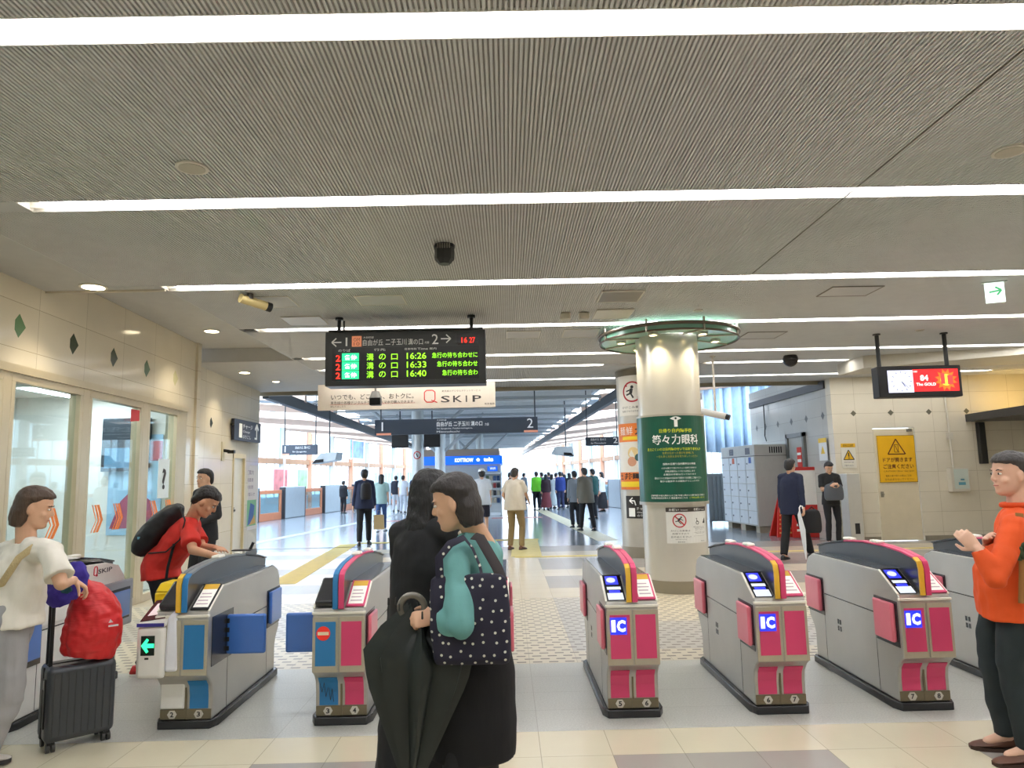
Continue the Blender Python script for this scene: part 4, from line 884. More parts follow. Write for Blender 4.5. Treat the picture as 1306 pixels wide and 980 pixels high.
# notice below it
nt_ = thing('wrapped_notice', 'white safety notice with a red no-running circle below the green poster', 'notice', (2.27, 9.88, .64))
R2 = .427; mp2 = wrap(R2); NW = .62; NH = .46
cv4 = lambda x, y: (-.21+(x-100)*NW/(1000-100), NH-(y-165)*NH/(910-165))
b = B(); sheet(b, -.21, -.21+NW, 0, NH, 0, .003, n=14); b.build('sheet', M((222, 222, 216), .5), nt_, map=mp2)
b = B(); (xa, za), (xb, zb) = cv4(100, 165), cv4(1000, 258); sheet(b, xa, xb, zb, za, -.002, 0, n=14); b.build('header_band', M((62, 54, 48), .5), nt_, map=mp2)
curved_letters([('お願い', 160, 185, 345, 240, 0, .02), ('Request', 380, 205, 515, 238), ('お願い', 640, 185, 815, 240, 0, .02), ('Notice', 840, 205, 945, 238)], M((226, 226, 220)), nt_, mp2, -.004, cv4)
curved_letters([('かけこみ乗車は', 180, 630, 545, 668), ('危険ですので', 205, 692, 520, 728), ('おやめください!', 180, 755, 560, 798), ('No Running', 262, 818, 470, 838), ('東急電鉄', 300, 868, 435, 890), ('優先席付近では', 615, 568, 905, 586), ('携帯電話の電源を', 650, 600, 910, 616), ('お切りください', 655, 634, 850, 652), ('ご協力をお願いします', 620, 682, 915, 698), ('Please be careful', 670, 706, 900, 718), ('priority seats here', 620, 760, 900, 772), ('東急電鉄', 785, 865, 895, 885)], M((92, 92, 92)), nt_, mp2, -.003, cv4)
b = B(); (ex, ez) = cv4(350, 438); b.ring((ex, ez), .076, .09, -.004, m=0); b.bar((ex-.058, ez+.058), (ex+.058, ez-.058), .016, -.005, m=0)
b.disc((ex+.022, ez+.042), .011, -.004, m=1); b.bar((ex+.015, ez+.03), (ex-.02, ez-.005), .018, -.0035, m=1); b.bar((ex-.02, ez-.005), (ex-.055, ez-.012), .01, -.0035, m=1); b.bar((ex-.018, ez-.005), (ex+.02, ez-.045), .01, -.0035, m=1); b.bar((ex+.01, ez+.022), (ex+.045, ez), .009, -.0035, m=1); b.bar((ex+.008, ez+.025), (ex-.02, ez+.025), .009, -.0035, m=1)
(wx, wz) = cv4(712, 460); b.ring((wx+.002, wz-.02), .018, .024, -.004, m=1, n=20); b.bar((wx-.008, wz+.025), (wx-.004, wz-.005), .006, -.004, m=1); b.bar((wx-.004, wz-.005), (wx+.02, wz-.005), .005, -.004, m=1); b.disc((wx-.01, wz+.035), .006, -.004, m=1)
(wx, wz) = cv4(905, 460)
for k in range(3): b.bar((wx-.022+k*.016, wz-.03), (wx-.022+k*.016, wz-.01+k*.022), .009, -.004, m=1)
b.build('pictogram', [M((186, 34, 46)), M((40, 40, 40))], nt_, map=mp2)

# green glass canopy ring round the column
cn = thing('glass_canopy_ring', 'green glass canopy ring around the top of the nearer column', 'canopy', (2.30, 9.88, 3.385))
b = B(); N = 56
for rr, zz, tr in ((.955, .065, .024), (.95, -.02, .014)):
    pts = [(rr*math.cos(2*PI*k/N), rr*math.sin(2*PI*k/N), zz) for k in range(N+1)]; b.tube(pts, tr, 8)
b.build('rim_tube', M((110, 98, 84), .35, .6), cn, smooth=50)
b = B(); b.loft([[(r_*math.cos(2*PI*k/N), r_*math.sin(2*PI*k/N), z_) for k in range(N)] for r_, z_ in ((.938, -.015), (.938, .06), (.93, .06), (.93, -.015), (.938, -.015))], cap=False); b.build('glass_band', M((130, 186, 162), .3, coat=.3), cn, smooth=40)
b = B(); v = []; f = []
for k in range(N):
    a = 2*PI*k/N
    for r_, z_ in ((.44, .03), (.92, -.01)): v += [(r_*math.cos(a), r_*math.sin(a), z_), (r_*math.cos(a), r_*math.sin(a), z_+.012)]
for k in range(N):
    o = 4*k; p = 4*((k+1) % N); f += [(o, o+2, p+2, p), (o+1, p+1, p+3, o+3), (o+2, o+3, p+3, p+2), (o, p, p+1, o+1)]
b.add(v, f); b.build('glass_disc', M((156, 204, 182), .3, coat=.3), cn, smooth=30)
b = B()
for k in range(8):
    a = 2*PI*(k+.35)/8; b.tube([(.42*math.cos(a), .42*math.sin(a), .02), (.95*math.cos(a), .95*math.sin(a), -.02)], .012, 6)
    b.tube([(.95*math.cos(a), .95*math.sin(a), -.03), (.95*math.cos(a), .95*math.sin(a), .14)], .016, 6)
b.build('spoke', M((176, 170, 156), .3, .6), cn, smooth=40)
for k in range(6):
    a = -PI/2+2*PI*(k+.5)/6; x, y = .66*math.cos(a), .66*math.sin(a)
    b = B(); b.cyl((x, y, -.028), (x, y, .02), .07, n=20); sp = b.build('spotlight', M((196, 200, 190), .3, .4), cn, smooth=40)
    b = B(); b.cyl((x, y, -.031), (x, y, -.0285), .045, n=20); b.build('bulb', E((255, 226, 160), 5), sp)
    ld = bpy.data.lights.new('spot', 'SPOT'); ld.energy = 26; ld.color = (1, .84, .52); ld.spot_size = 1.5; ld.spot_blend = .8; ld.shadow_soft_size = .03
    lo = bpy.data.objects.new('spot', ld); COL.objects.link(lo); lo.parent = cn; lo.location = (x*.9, y*.9, -.04)
    d = Vector((-x*.35, -y*.35, -1)); lo.rotation_euler = d.to_track_quat('-Z', 'Y').to_euler()

# second column
c2 = thing('round_column', 'round pale column standing behind the poster column', 'column', (2.62, 13.9, 0), group='round hall columns')
b = B(); b.cyl((0, 0, 0), (0, 0, CZ), .44, n=64); b.build('shaft', M((196, 192, 182), .32, .35), c2, smooth=40)
b = B(); b.cyl((0, 0, .001), (0, 0, .2), .45, n=64); b.build('base_ring', M((160, 152, 136), .4, .4), c2, smooth=40)
b = B(); b.cyl((0, 0, CZ-.14), (0, 0, CZ-.02), .455, n=64); b.build('top_ring', M((120, 112, 98), .4, .4), c2, smooth=40)
mp3 = (lambda f: (lambda p: f(Vector((p.x-.2, p.y, p.z)))))(wrap(.446))
# its posters (as many as the near column leaves visible)
def colposter(label, zt, zb, x0, x1, name='wrapped_poster', base=(226, 222, 212)):
    t = thing(name, label, 'poster', (2.62, 13.9, zb)); b = B(); sheet(b, x0, x1, 0, zt-zb, 0, .004, n=16); b.build('sheet', M(base, .45), t, map=mp3); return t, zt-zb
z_ = lambda py: at(800, py, 13.5).z
t, h_ = colposter('white no-running poster high on the rear column', z_(478), z_(530), -.36, .3)
b = B(); cxn = -.02; b.ring((cxn, h_*.58), .17, .2, -.003, m=0); b.bar((cxn-.12, h_*.58+.12), (cxn+.12, h_*.58-.12), .03, -.004, m=0)
b.disc((cxn+.0, h_*.58+.09), .03, -.003, m=1); b.bar((cxn-.01, h_*.58+.06), (cxn-.03, h_*.58-.03), .06, -.0025, m=1); b.bar((cxn-.03, h_*.58-.03), (cxn-.12, h_*.58-.06), .03, -.0025, m=1); b.bar((cxn-.03, h_*.58-.03), (cxn+.02, h_*.58-.12), .03, -.0025, m=1); b.bar((cxn-.02, h_*.58+.04), (cxn-.12, h_*.58+.01), .025, -.0025, m=1)
b.build('pictogram', [M((176, 34, 40)), M((40, 40, 40))], t, map=mp3)
curved_letters([('かけこみ乗車は', -.25, h_-.06, .24, h_-.12)], m_ink, t, mp3, -.003, lambda x, y: (x, h_-y)) if False else letters([('かけこみ乗車は', -.25, .13, .24, .18), ('危険ですのでおやめください', -.25, .06, .24, .10)], m_ink, t, -.003, map=mp3)
zt, zb = z_(540), z_(625); t, h_ = colposter('orange and white ramen shop poster on the rear column', zt, zb, -.42, .35)
b = B(); sheet(b, -.42, .35, h_*.72, h_, -.002, 0, m=0, n=12); sheet(b, -.42, .35, 0, h_*.26, -.002, 0, m=0, n=12); sheet(b, -.40, .35, h_*.04, h_*.12, -.003, -.002, m=1, n=12); sheet(b, -.28, .1, h_*.75, h_*.8, -.003, -.002, m=1, n=12)
b.disc((-.05, h_*.55), .11, -.003, m=2); b.disc((-.08, h_*.42), .09, -.004, m=3); b.disc((.05, h_*.48), .07, -.005, m=4); b.build('artwork', [M((224, 120, 40), .5), M((240, 210, 40)), M((222, 196, 140)), M((206, 150, 120)), M((60, 96, 96))], t, map=mp3)
letters([('大', .0, h_*.82, .18, h_*.95, 0, .03), ('井町店', -.26, h_*.15, .28, h_*.25, 0, .03), ('土', -.38, h_*.15, -.3, h_*.25, 0, .02)], M((40, 30, 24)), t, -.006, map=mp3)
letters([('麺', -.34, h_*.82, -.2, h_*.95, 0, .0), ('鮮', -.18, h_*.82, -.04, h_*.95)], M((240, 232, 220)), t, -.006, map=mp3)
t, h_ = colposter('black charge-machine sign with a curved arrow low on the rear column', z_(633), z_(662), -.26, .25, 'wrapped_sign', (46, 44, 44))
letters([('チャージ', -.03, h_*.36, .22, h_*.5), ('Charge', -.02, h_*.22, .16, h_*.3), ('のりこし', -.02, h_*.08, .2, h_*.18)], m_wh, t, -.003, map=mp3)
b = B(); sheet(b, -.19, -.06, h_*.08, h_*.46, -.003, 0, m=0, n=3); b.bar((-.17, h_*.78), (-.1, h_*.92), .02, -.003); b.bar((-.17, h_*.78), (-.1, h_*.66), .02, -.003); b.bar((-.17, h_*.78), (-.06, h_*.78), .022, -.0035); b.bar((-.065, h_*.785), (-.04, h_*.58), .022, -.003); b.build('pictogram', m_wh, t, map=mp3)

# ================================================================== TV SCREEN at right
YT = 10.45
p0, p1 = at(1119, 468, YT), at(1229, 506, YT); tw = p1.x-p0.x; zb = (at(1120, 509, YT).z+at(1230, 504, YT).z)/2; zt = (at(1118, 469, YT).z+at(1228, 464, YT).z)/2; th_ = zt-zb
tv = thing('hanging_screen', 'black hanging screen showing a clock face and a red advert', 'screen', ((p0.x+p1.x)/2, YT, zb), math.radians(0))
b = B(); b.box(-tw/2, tw/2, 0, .2, 0, th_); b.build('case', m_blk, tv, bevel=.015)
cv5 = lambda x, y: (-tw/2+(x-105)*tw/(668-105), th_-(y-88)*th_/(300-88))
b = B(); (xa, za), (xb, zb_) = cv5(168, 118), cv5(338, 268); b.box(xa, xb, -.004, .0, zb_, za); b.build('clock_face', E((205, 208, 238), .95), tv)
b = B(); cc = cv5(258, 193); R = .16
for k in range(12): a = PI/6*k; b.bar((cc[0]+R*.8*math.sin(a), cc[1]+R*.8*math.cos(a)), (cc[0]+R*.95*math.sin(a), cc[1]+R*.95*math.cos(a)), .012, -.0065)
b.bar(cc, (cc[0]+.05, cc[1]-.08), .012, -.0065); b.bar(cc, (cc[0]+.1, cc[1]-.1), .006, -.007); b.build('clock_hands', M((120, 124, 160)), tv)
b = B(); (xa, za), (xb, zb_) = cv5(338, 113), cv5(645, 263); b.box(xa, xb, -.004, .0, zb_, za); b.build('advert', E((236, 24, 30), .85), tv)
b = B(); c = cv5(560, 188); b.prism([(c[0]+(.17 if k % 2 else .11)*math.cos(PI*k/12)*1.0, c[1]+(.17 if k % 2 else .11)*math.sin(PI*k/12)) for k in range(24)], -.006, -.0045, 'Y', 0); b.disc(c, .085, -.0075, m=1, th=.001)
b.box(c[0]-.08, c[0]-.02, -.0095, -.008, c[1]-.06, c[1]+.1, 2); b.box(c[0]+.02, c[0]+.1, -.0095, -.008, c[1]-.07, c[1]+.07, 2); b.build('starburst', [E((255, 110, 20), .9), E((255, 214, 60), 1.0), E((220, 60, 60), .8)], tv)
letters([('84', 385, 152, 440, 192, 0, .03), ('The GOLD', 356, 205, 488, 225, 0, .02), ('新発売', 342, 122, 370, 136)], E((255, 240, 230), 1.1), tv, -.006, conv=cv5)
for xx in (-tw/2+.08, tw/2-.14): b = B(); b.cyl((xx, .1, th_-.02), (xx, .1, CZ-zb), .03, n=12); b.cyl((xx, .1, CZ-zb-.02), (xx, .1, CZ-zb), .055, n=12); b.build('hanger', m_bd, tv, smooth=40)

# green exit arrow sign under the ceiling
p = flr(1268, 370, CZ); ex_ = thing('exit_sign', 'small lit white sign with a green arrow under the ceiling', 'exit sign', (5.38, 7.62, CZ-.23), math.radians(-22))
b = B(); b.box(-.09, .09, -.015, .015, 0, .23); b.build('panel', E((226, 250, 236), .9), ex_)
b = B(); arrow(b, (.055, .13), (-.055, .115), .045, .018, -.018); b.build('arrow', E((10, 170, 90), .6), ex_)
b = B(); b.box(-.12, .12, -.03, .03, .22, .23); b.build('mount', M((190, 196, 188)), ex_)

# ================================================================== WALL THINGS, right
def wallsign(name, label, cat, x0, y0p, x1, y1p, Y, base, em=0):
    a, c = at(x0, y0p, Y), at(x1, y1p, Y); wd, ht = c.x-a.x, a.z-c.z
    t = thing(name, label, cat, ((a.x+c.x)/2, Y, c.z)); b = B(); b.box(-wd/2, wd/2, 0, .008, 0, ht); b.build('sheet', M(base, .4, em=em), t)
    return t, wd, ht, (lambda u, v: (-wd/2+u*wd, ht-v*ht))
t, wd, ht, cvx = wallsign('warning_sign', 'large yellow door warning sign on the cream service door', 'sign', 1117.5, 556, 1171, 615, RY-.012, (232, 178, 20))
b = B(); n = 26
for k in range(n):
    for z0 in (0, ht-.012): b.box(-wd/2+wd*(k+.0)/n, -wd/2+wd*(k+.5)/n, -.002, 0, z0, z0+.012)
    for x0 in (-wd/2, wd/2-.012): b.box(x0, x0+.012, -.002, 0, ht*k/n, ht*(k+.5)/n)
b.build('striped_border', m_blk, t)
b = B(); tri = [cvx(.5, .08), cvx(.27, .4), cvx(.73, .4)]
for i in range(3): b.bar(tri[i], tri[(i+1) % 3], .022, -.003)
for (p_, q_) in (((.45, .2), (.45, .36)), ((.45, .2), (.55, .2)), ((.55, .2), (.55, .36)), ((.45, .36), (.58, .36)), ((.48, .22), (.53, .34))): b.bar(cvx(*p_), cvx(*q_), .012, -.004)
b.build('pictogram', M((90, 40, 20)), t)
letters([('ドアが開きます', .12, .47, .9, .57, 0, .02), ('ご注意ください', .12, .61, .92, .71, 0, .02), ('CAUTION / Door may open', .12, .745, .92, .785), ('電車の乗り降りの際はご注意', .16, .84, .84, .88), ('立ち止まらないでください', .13, .91, .9, .955)], M((110, 56, 20)), t, -.003, conv=cvx)
t, wd, ht, cvx = wallsign('warning_notice', 'small white notice with yellow warning triangle left of the service door', 'notice', 1072, 566, 1093, 597, RY-.012, (224, 220, 206))
b = B(); (xa, za), (xb, zb) = cvx(0, 0), cvx(1, .16); b.box(xa, xb, -.002, 0, zb, za, 0); tri = [cvx(.5, .27), cvx(.14, .66), cvx(.86, .66)]; b.prism(tri, -.003, -.001, 'Y', 0)
for i in range(3): b.bar(tri[i], tri[(i+1) % 3], .016, -.004, m=1)
b.bar(cvx(.5, .38), cvx(.5, .54), .02, -.005, m=1); b.bar(cvx(.5, .58), cvx(.5, .62), .02, -.005, m=1); b.build('pictogram', [M((230, 180, 30)), m_blk], t)
letters([('足元にご注意', .15, .03, .85, .13), ('Watch your step', .15, .74, .8, .8), ('ご協力ください', .15, .86, .8, .93)], m_ink, t, -.003, conv=cvx)
# control box with conduit
a = at(1212, 597, RY-.15); c = at(1238, 627, RY-.15)
t = thing('control_box', 'white wall control box with a conduit rising above it', 'box', ((a.x+c.x)/2, RY-.003, c.z)); wd, ht = c.x-a.x, a.z-c.z
b = B(); b.box(-wd/2, wd/2, -.15, 0, 0, ht); b.build('case', M((206, 200, 184), .4), t, bevel=.01)
b = B(); b.box(-wd/2+.06, wd/2-.02, -.156, -.15, .06, ht-.03); b.build('label_plate', M((196, 206, 196), .4), t); b = B(); b.box(-.05, .1, -.158, -.156, .14, .2); b.box(.0, .08, -.158, -.156, .24, .27); b.build('tint_mark', M((90, 150, 170)), t)
b = B(); x2 = -.06; b.cyl((x2, -.04, ht), (x2-.03, -.03, CZ-c.z), .022, n=10); b.box(x2-.06, x2+.04, -.08, 0, ht+.62, ht+.76); b.build('conduit', M((206, 200, 184), .4), t)
# lockers
m_lk = M((186, 184, 176), .45, .1); m_lkf = M((208, 212, 214), .4)
lk = thing('locker_bank', 'tall grey coin locker bank on blocks beyond the near column', 'lockers', (6.45, 18.3, 0), math.radians(4))
b = B(); b.box(-.14, .70, 0, 2.3, .16, 2.22); b.build('cabinet', m_lk, lk, bevel=.01)
b = B(); b.box(-.16, .7, -.01, 2.32, 1.93, 1.94); b.build('top_seam', m_gdk, lk)
for k in range(3):
    b = B(); y0 = .05+k*.95; b.box(-.1, .16, y0-.05*(k > 0), y0+.22, 0, .16); b.box(.4, .66, y0-.05*(k > 0), y0+.22, 0, .16); b.build('foot_block', M((170, 160, 140), .8), lk)
for r_ in range(5):
    for k in range(4):
        b = B(); ya, yb = .04+k*.56, .56+k*.56; z0 = .2+r_*.345; b.box(-.155, -.14, ya, yb, z0, z0+.33); dr = b.build('locker_door', m_lkf, lk, bevel=.004)
        b = B(); b.cyl((-.17, yb-.1, z0+.16), (-.155, yb-.1, z0+.16), .02, n=8); b.build('lock', M((110, 110, 112), .4, .5), dr)
for k, cc_ in ((0, (60, 90, 160)), (2, (200, 96, 60))): b = B(); b.box(-.158, -.155, .2+k*.56, .36+k*.56, 1.75, 1.9); b.build('sticker', M(cc_, .5), lk)
for k in range(2): b = B(); [b.box(-.142, -.139, .3+k*1.1+j*.05, .33+k*1.1+j*.05, 1.98, 2.15) for j in range(6)]; b.build('vent_grille', m_gdk, lk)
b = B(); [b.box(.25+j*.06, .28+j*.06, -.012, -.009, 2.0, 2.16) for j in range(6)]; b.build('vent_grille', m_gdk, lk)
# grey panel fence behind the near column
t = thing('panel_fence', 'grey corrugated panel fence left of the lockers', 'fence', (6.25, 21.2, 0))
b = B(); b.box(-.35, .35, 0, .06, .12, 1.45); b.box(-.4, .4, -.02, .08, 1.42, 1.5)
for k in range(6): b.box(-.33+k*.115, -.28+k*.115, -.03, 0, .15, 1.42)
b.box(-.35, -.29, .0, .06, 0, .15); b.box(.29, .35, .0, .06, 0, .15); b.build('panels', M((130, 136, 140), .4, .4), t)
# red barriers
def barrier(x, y, rz, label, h=.95, w=.34):
    t = thing('folding_barrier', label, 'barrier', (x, y, 0), rz)
    b = B(); b.hexa([(-w, -.22, 0), (w, -.22, 0), (w, -.18, 0), (-w, -.18, 0), (-w*.45, -.02, h), (w*.45, -.02, h), (w*.45, .01, h), (-w*.45, .01, h)])
    b.hexa([(-w, .18, 0), (w, .18, 0), (w, .22, 0), (-w, .22, 0), (-w*.45, -.01, h), (w*.45, -.01, h), (w*.45, .02, h), (-w*.45, .02, h)]); b.build('leaf', M((206, 44, 30), .5), t)
    b = B()
    for r_ in range(7):
        for k in range(5):
            z = .08+r_*.1; f_ = 1-.55*z/h; xx = (-.8+k*.4)*w*f_; yy = -.222+.2*z/h; b.box(xx-.022*f_, xx+.022*f_, yy-.006, yy, z, z+.035)
    b.build('dot_pattern', M((230, 170, 100), .5), t)
barrier(6.62, 17.3, .1, 'red dotted folding barrier at the foot of the lockers')
t = thing('red_board', 'tall narrow red and white notice board behind the person in navy with the white umbrella', 'board', (6.92, 16.75, 0))
b = B(); b.box(-.36, .36, 0, .06, 0, 1.62); b.build('frame', M((196, 40, 34), .4), t, bevel=.02); b = B(); b.box(-.27, .27, -.006, 0, .75, 1.54); b.build('sheet', M((226, 222, 216), .5), t)
b = B(); [b.box(-.27+.0, -.17, -.008, 0, .15+k*.12, .2+k*.12) for k in range(4)]; b.build('stripe', M((230, 225, 215)), t)
t = thing('red_notice', 'small red notice on the grey passage door', 'notice', (7.11, 17.45, 1.55), -PI/2)
b = B(); b.box(-.13, .13, 0, .01, 0, .55); b.build('sheet', M((212, 60, 46), .5), t); b = B(); b.box(-.11, .11, -.003, 0, .19, .26); b.box(-.11, .11, -.003, 0, .36, .42); b.build('band', m_wh, t)
tag(B().tube([(7.1, 19.6, 3.35), (7.1, 19.6, 2.7), (7.12, 19.7, 2.5), (7.08, 19.5, 2.35)], .014, 8).build('hanging_cable', m_blk), 'black cable hanging down the grey wall above the lockers', 'cable')
t = thing('stand_machine', 'white narrow machine standing behind the person holding a phone', 'machine', (7.3, 15.35, 0))
b = B(); b.box(-.14, .14, -.15, .2, 0, 1.45); b.build('cabinet', M((196, 194, 186), .4, .2), t, bevel=.01); b = B(); b.box(-.04, .06, -.155, -.15, .2, .42); b.build('vent', m_gdk, t)
t = thing('warning_notice', 'white notice with a yellow top on the grey wall corner', 'notice', (7.1, 16.1, 1.75), -PI/2)
b = B(); b.box(-.2, .2, 0, .01, 0, .5); b.build('sheet', M((220, 222, 220)), t); b = B(); b.box(-.2, .2, -.003, 0, .4, .5); b.prism([(0, .33), (-.1, .15), (.1, .15)], -.003, 0, 'Y'); b.build('mark', M((230, 190, 40)), t)

# blue sheeting seen beyond the lockers
t = thing('blue_sheeting', 'pale blue pleated construction sheeting outside, above the lockers', 'sheeting', (8.45, 23.6, 2.2))
b = B(); n = 60
b.loft([[(-1.9+3.8*i/n, .12*math.sin(i*1.3)+.05*math.sin(i*3.1)-.02*k, 0+k*.9-.25*i/n*(1-k/4)) for i in range(n+1)] for k in range(5)], closed=False, cap=False)
o = b.build('sheet', M((186, 208, 228), .6, var=.08), t, smooth=60); md = o.modifiers.new('thick', 'SOLIDIFY'); md.thickness = .02
b = B(); b.cyl((-1.9, 0, -2.9), (-1.9, 0, 3.6), .03, n=8); b.cyl((1.9, 0, -2.9), (1.9, 0, 3.6), .03, n=8); b.cyl((-1.9, 0, 3.6), (1.9, 0, 3.6), .03, n=8); b.build('pole', m_steel, t)

# CCTV camera on a pole right of the near column
t = thing('pole_camera', 'pale camera on a ceiling pole right of the near column', 'camera', (3.62, 12.3, 2.46))
b = B(); b.cyl((.0, 0, .1), (0, 0, CZ-2.46), .02, n=10); b.cyl((0, 0, CZ-2.46-.02), (0, 0, CZ-2.46), .05, n=12); b.build('pole', M((200, 190, 176), .4), t, smooth=40)
b = B(); b.tube([(-.22, .1, .14), (.14, -.12, .02)], .06, 12, flat=.8); b.build('housing', M((196, 192, 184), .4), t, smooth=50); b = B(); b.tube([(.14, -.12, .02), (.19, -.15, .0)], .05, 12); b.build('lens', m_blk, t)

# ================================================================== CEILING THINGS
def ring_light(px, py, r, label, lit=True, z=CZ):
    p = flr(px, py, z); t = thing('downlight', label, 'downlight', (p.x, p.y, z), group='round downlights' if lit else 'round ceiling fittings')
    b = B(); N = 28; v = []; f = []
    b.cyl((0, 0, -.012), (0, 0, .0), r, n=N); b.build('rim', M((214, 208, 194), .4), t, smooth=40)
    b = B(); b.cyl((0, 0, -.015), (0, 0, -.0125), r*.8, n=N)
    b.build('lens', E((255, 236, 196), 6) if lit else M((180, 172, 152), .4), t)
    if lit:
        ld = bpy.data.lights.new('down', 'SPOT'); ld.energy = 38; ld.color = (1, .86, .62); ld.spot_size = 1.9; ld.spot_blend = .7; ld.shadow_soft_size = .06
        lo = bpy.data.objects.new('down', ld); COL.objects.link(lo); lo.parent = t; lo.location = (0, 0, -.03)
    return t
ring_light(119, 365.5, .13, 'large lit downlight nearest the left wall corner')
ring_light(270, 422, .12, 'lit downlight in the raised ceiling left of the fourth strip light', z=3.78)
ring_light(335, 458.5, .11, 'lit downlight left of the departure board', z=3.78)
ring_light(312, 475, .11, 'lit downlight close to the left wall end')
ring_light(352, 486.5, .08, 'lit downlight furthest away at the left, by the platform')
ring_light(245, 213, .10, 'unlit pale ceiling sensor disc above the second strip light', False)
ring_light(1287, 192, .10, 'unlit pale ceiling disc at the right edge', False)
ring_light(890, 396, .06, 'small pale ceiling disc right above the glass canopy', False)
ring_light(1173, 421, .06, 'small pale ceiling disc between the screen hangers', False)
ring_light(783, 443, .10, 'unlit disc left of the glass canopy', False)
def fit(name, label, cat, pts, h, mat, border=None, z=CZ):
    P = [flr(x, y, z) for x, y in pts]; c = sum(P, Vector())/4
    x0, x1, y0, y1 = min(p.x for p in P), max(p.x for p in P), min(p.y for p in P), max(p.y for p in P)
    return x0, x1, y0, y1
def plate(name, label, cat, x0, x1, y0, y1, mat, frame=None, h=.015):
    t = thing(name, label, cat, ((x0+x1)/2, (y0+y1)/2, CZ)); wx, wy = (x1-x0)/2, (y1-y0)/2
    b = B(); b.box(-wx, wx, -wy, wy, -h, 0); b.build('panel', mat, t)
    if frame:
        b = B(); f_ = .015
        b.box(-wx-f_, wx+f_, -wy-f_, -wy, -h-.003, 0); b.box(-wx-f_, wx+f_, wy, wy+f_, -h-.003, 0); b.box(-wx-f_, -wx, -wy, wy, -h-.003, 0); b.box(wx, wx+f_, -wy, wy, -h-.003, 0); b.build('frame', frame, t)
m_pc = M((196, 188, 168), .4); m_pf = M((204, 198, 182), .4)
plate('ceiling_vent', 'pale square ceiling vent left above the departure board', 'vent', -2.73, -2.25, 8.62, 9.08, m_pc)
plate('access_hatch', 'thin framed ceiling hatch behind the wall camera', 'hatch', -2.86, -2.36, 7.66, 8.12, m_ceil2, m_pf, .006)
plate('access_hatch', 'thin framed ceiling hatch above the departure board clock', 'hatch', -1.62, -1.12, 7.7, 8.1, m_ceil2, m_pf, .006)
plate('ceiling_vent', 'framed ceiling grille above the two small white boxes', 'vent', 1.1, 1.55, 7.68, 8.14, M((130, 124, 112), .5), m_pf)
plate('ceiling_vent', 'pale ceiling vent beside the two small white boxes', 'vent', 1.14, 1.6, 8.55, 9.05, m_pc)
plate('access_hatch', 'thin framed hatch left of the glass canopy', 'hatch', .85, 1.32, 9.75, 10.3, m_ceil2, m_pf, .006)
plate('access_hatch', 'thin framed hatch second left of the glass canopy', 'hatch', .05, .5, 9.8, 10.3, m_ceil2, m_pf, .006)
plate('access_hatch', 'thin framed hatch on the right ceiling above the screen', 'hatch', 3.65, 4.2, 7.7, 8.1, m_ceil2, M((120, 112, 98), .5), .006)
plate('access_hatch', 'thin framed hatch right of the glass canopy', 'hatch', 3.55, 4.1, 10.2, 10.7, m_ceil2, M((120, 112, 98), .5), .006)
for x, lab in ((.77, 'left one of two small white ceiling boxes'), (1.0, 'right one of two small white ceiling boxes')):
    t = thing('ceiling_box', lab, 'ceiling box', (x, 8.74, CZ)); b = B(); b.box(-.06, .06, -.07, .07, -.09, 0); b.build('case', m_pc, t, bevel=.015)
# black faceted sensor
t = thing('ceiling_sensor', 'black faceted sensor on the ceiling between second and third strip lights', 'sensor', (-.50, 6.02, CZ))
b = B(); b.cyl((0, 0, -.03), (0, 0, 0), .09, n=12); b.build('base', m_blk, t)
b = B(); b.cyl((0, 0, -.13), (0, 0, -.03), .085, .085, 8); b.cyl((0, 0, -.17), (0, 0, -.13), .05, .085, 8); b.build('housing', M((34, 36, 34), .35), t)
b = B(); [b.box(-.055+k*.02, -.045+k*.02, -.095, -.08, -.05, -.01) for k in range(6)]; b.build('fins', M((120, 118, 108), .4), t)
t = thing('ceiling_sensor', 'black dome camera under the ceiling right of the column canopy', 'sensor', (5.02, 12.4, CZ))
b = B(); b.cyl((0, 0, -.05), (0, 0, 0), .1, n=20); b.build('base', m_blk, t, smooth=40); b = B(); b.ell((0, 0, -.07), (.13, .13, .13)); b.build('dome', M((30, 24, 22), .2), t, smooth=60)
# bullet camera by third lamp
t = thing('bullet_camera', 'cream bullet camera on the ceiling just beyond the third strip light', 'camera', (-2.66, 7.62, CZ))
b = B(); b.cyl((-.05, -.1, -.06), (-.05, -.1, 0), .035, n=12); b.build('mount', M((60, 52, 40), .4), t); b = B(); b.tube([(-.13, -.16, -.06), (.07, .06, -.1)], .05, 14); b.build('housing', M((196, 176, 120), .35, .2), t, smooth=50)
b = B(); b.tube([(.07, .06, -.1), (.11, .1, -.11)], .052, 14); b.build('lens', m_blk, t, smooth=50)
# left wall sign and posters
t = thing('charge_sign', 'dark charge-machine sign with an up arrow on the left wall', 'sign', (W2(14.75)+.12, 14.75, 2.37), PI/2)
b = B(); b.box(-.75, .75, 0, .06, 0, .42); b.build('panel', M((50, 52, 66), .4), t)
letters([('チャージ', -.3, .25, .25, .34, 0, .01), ('Charge', -.3, .16, .1, .21), ('のりこし', -.3, .05, .15, .12)], m_wh, t, -.003)
b = B(); b.box(-.5, -.34, -.003, 0, .06, .34, 0); arrow(b, (.5, .36), (.5, .06), .1, .05, -.004); b.bar((.5, .08), (.38, .08), .04, -.004); b.build('pictogram', m_wh, t)
b = B(); b.cyl((-.8, .03, .3), (-.74, .03, .3), .03, n=8); b.box(-.5, .5, .06, .12, .15, .25); b.build('bracket', m_gdk, t)
t = thing('wall_poster', 'tall pale notice sheet with a colourful picture on the left wall end', 'poster', (W2(15.45)+.012, 15.45, .55), PI/2)
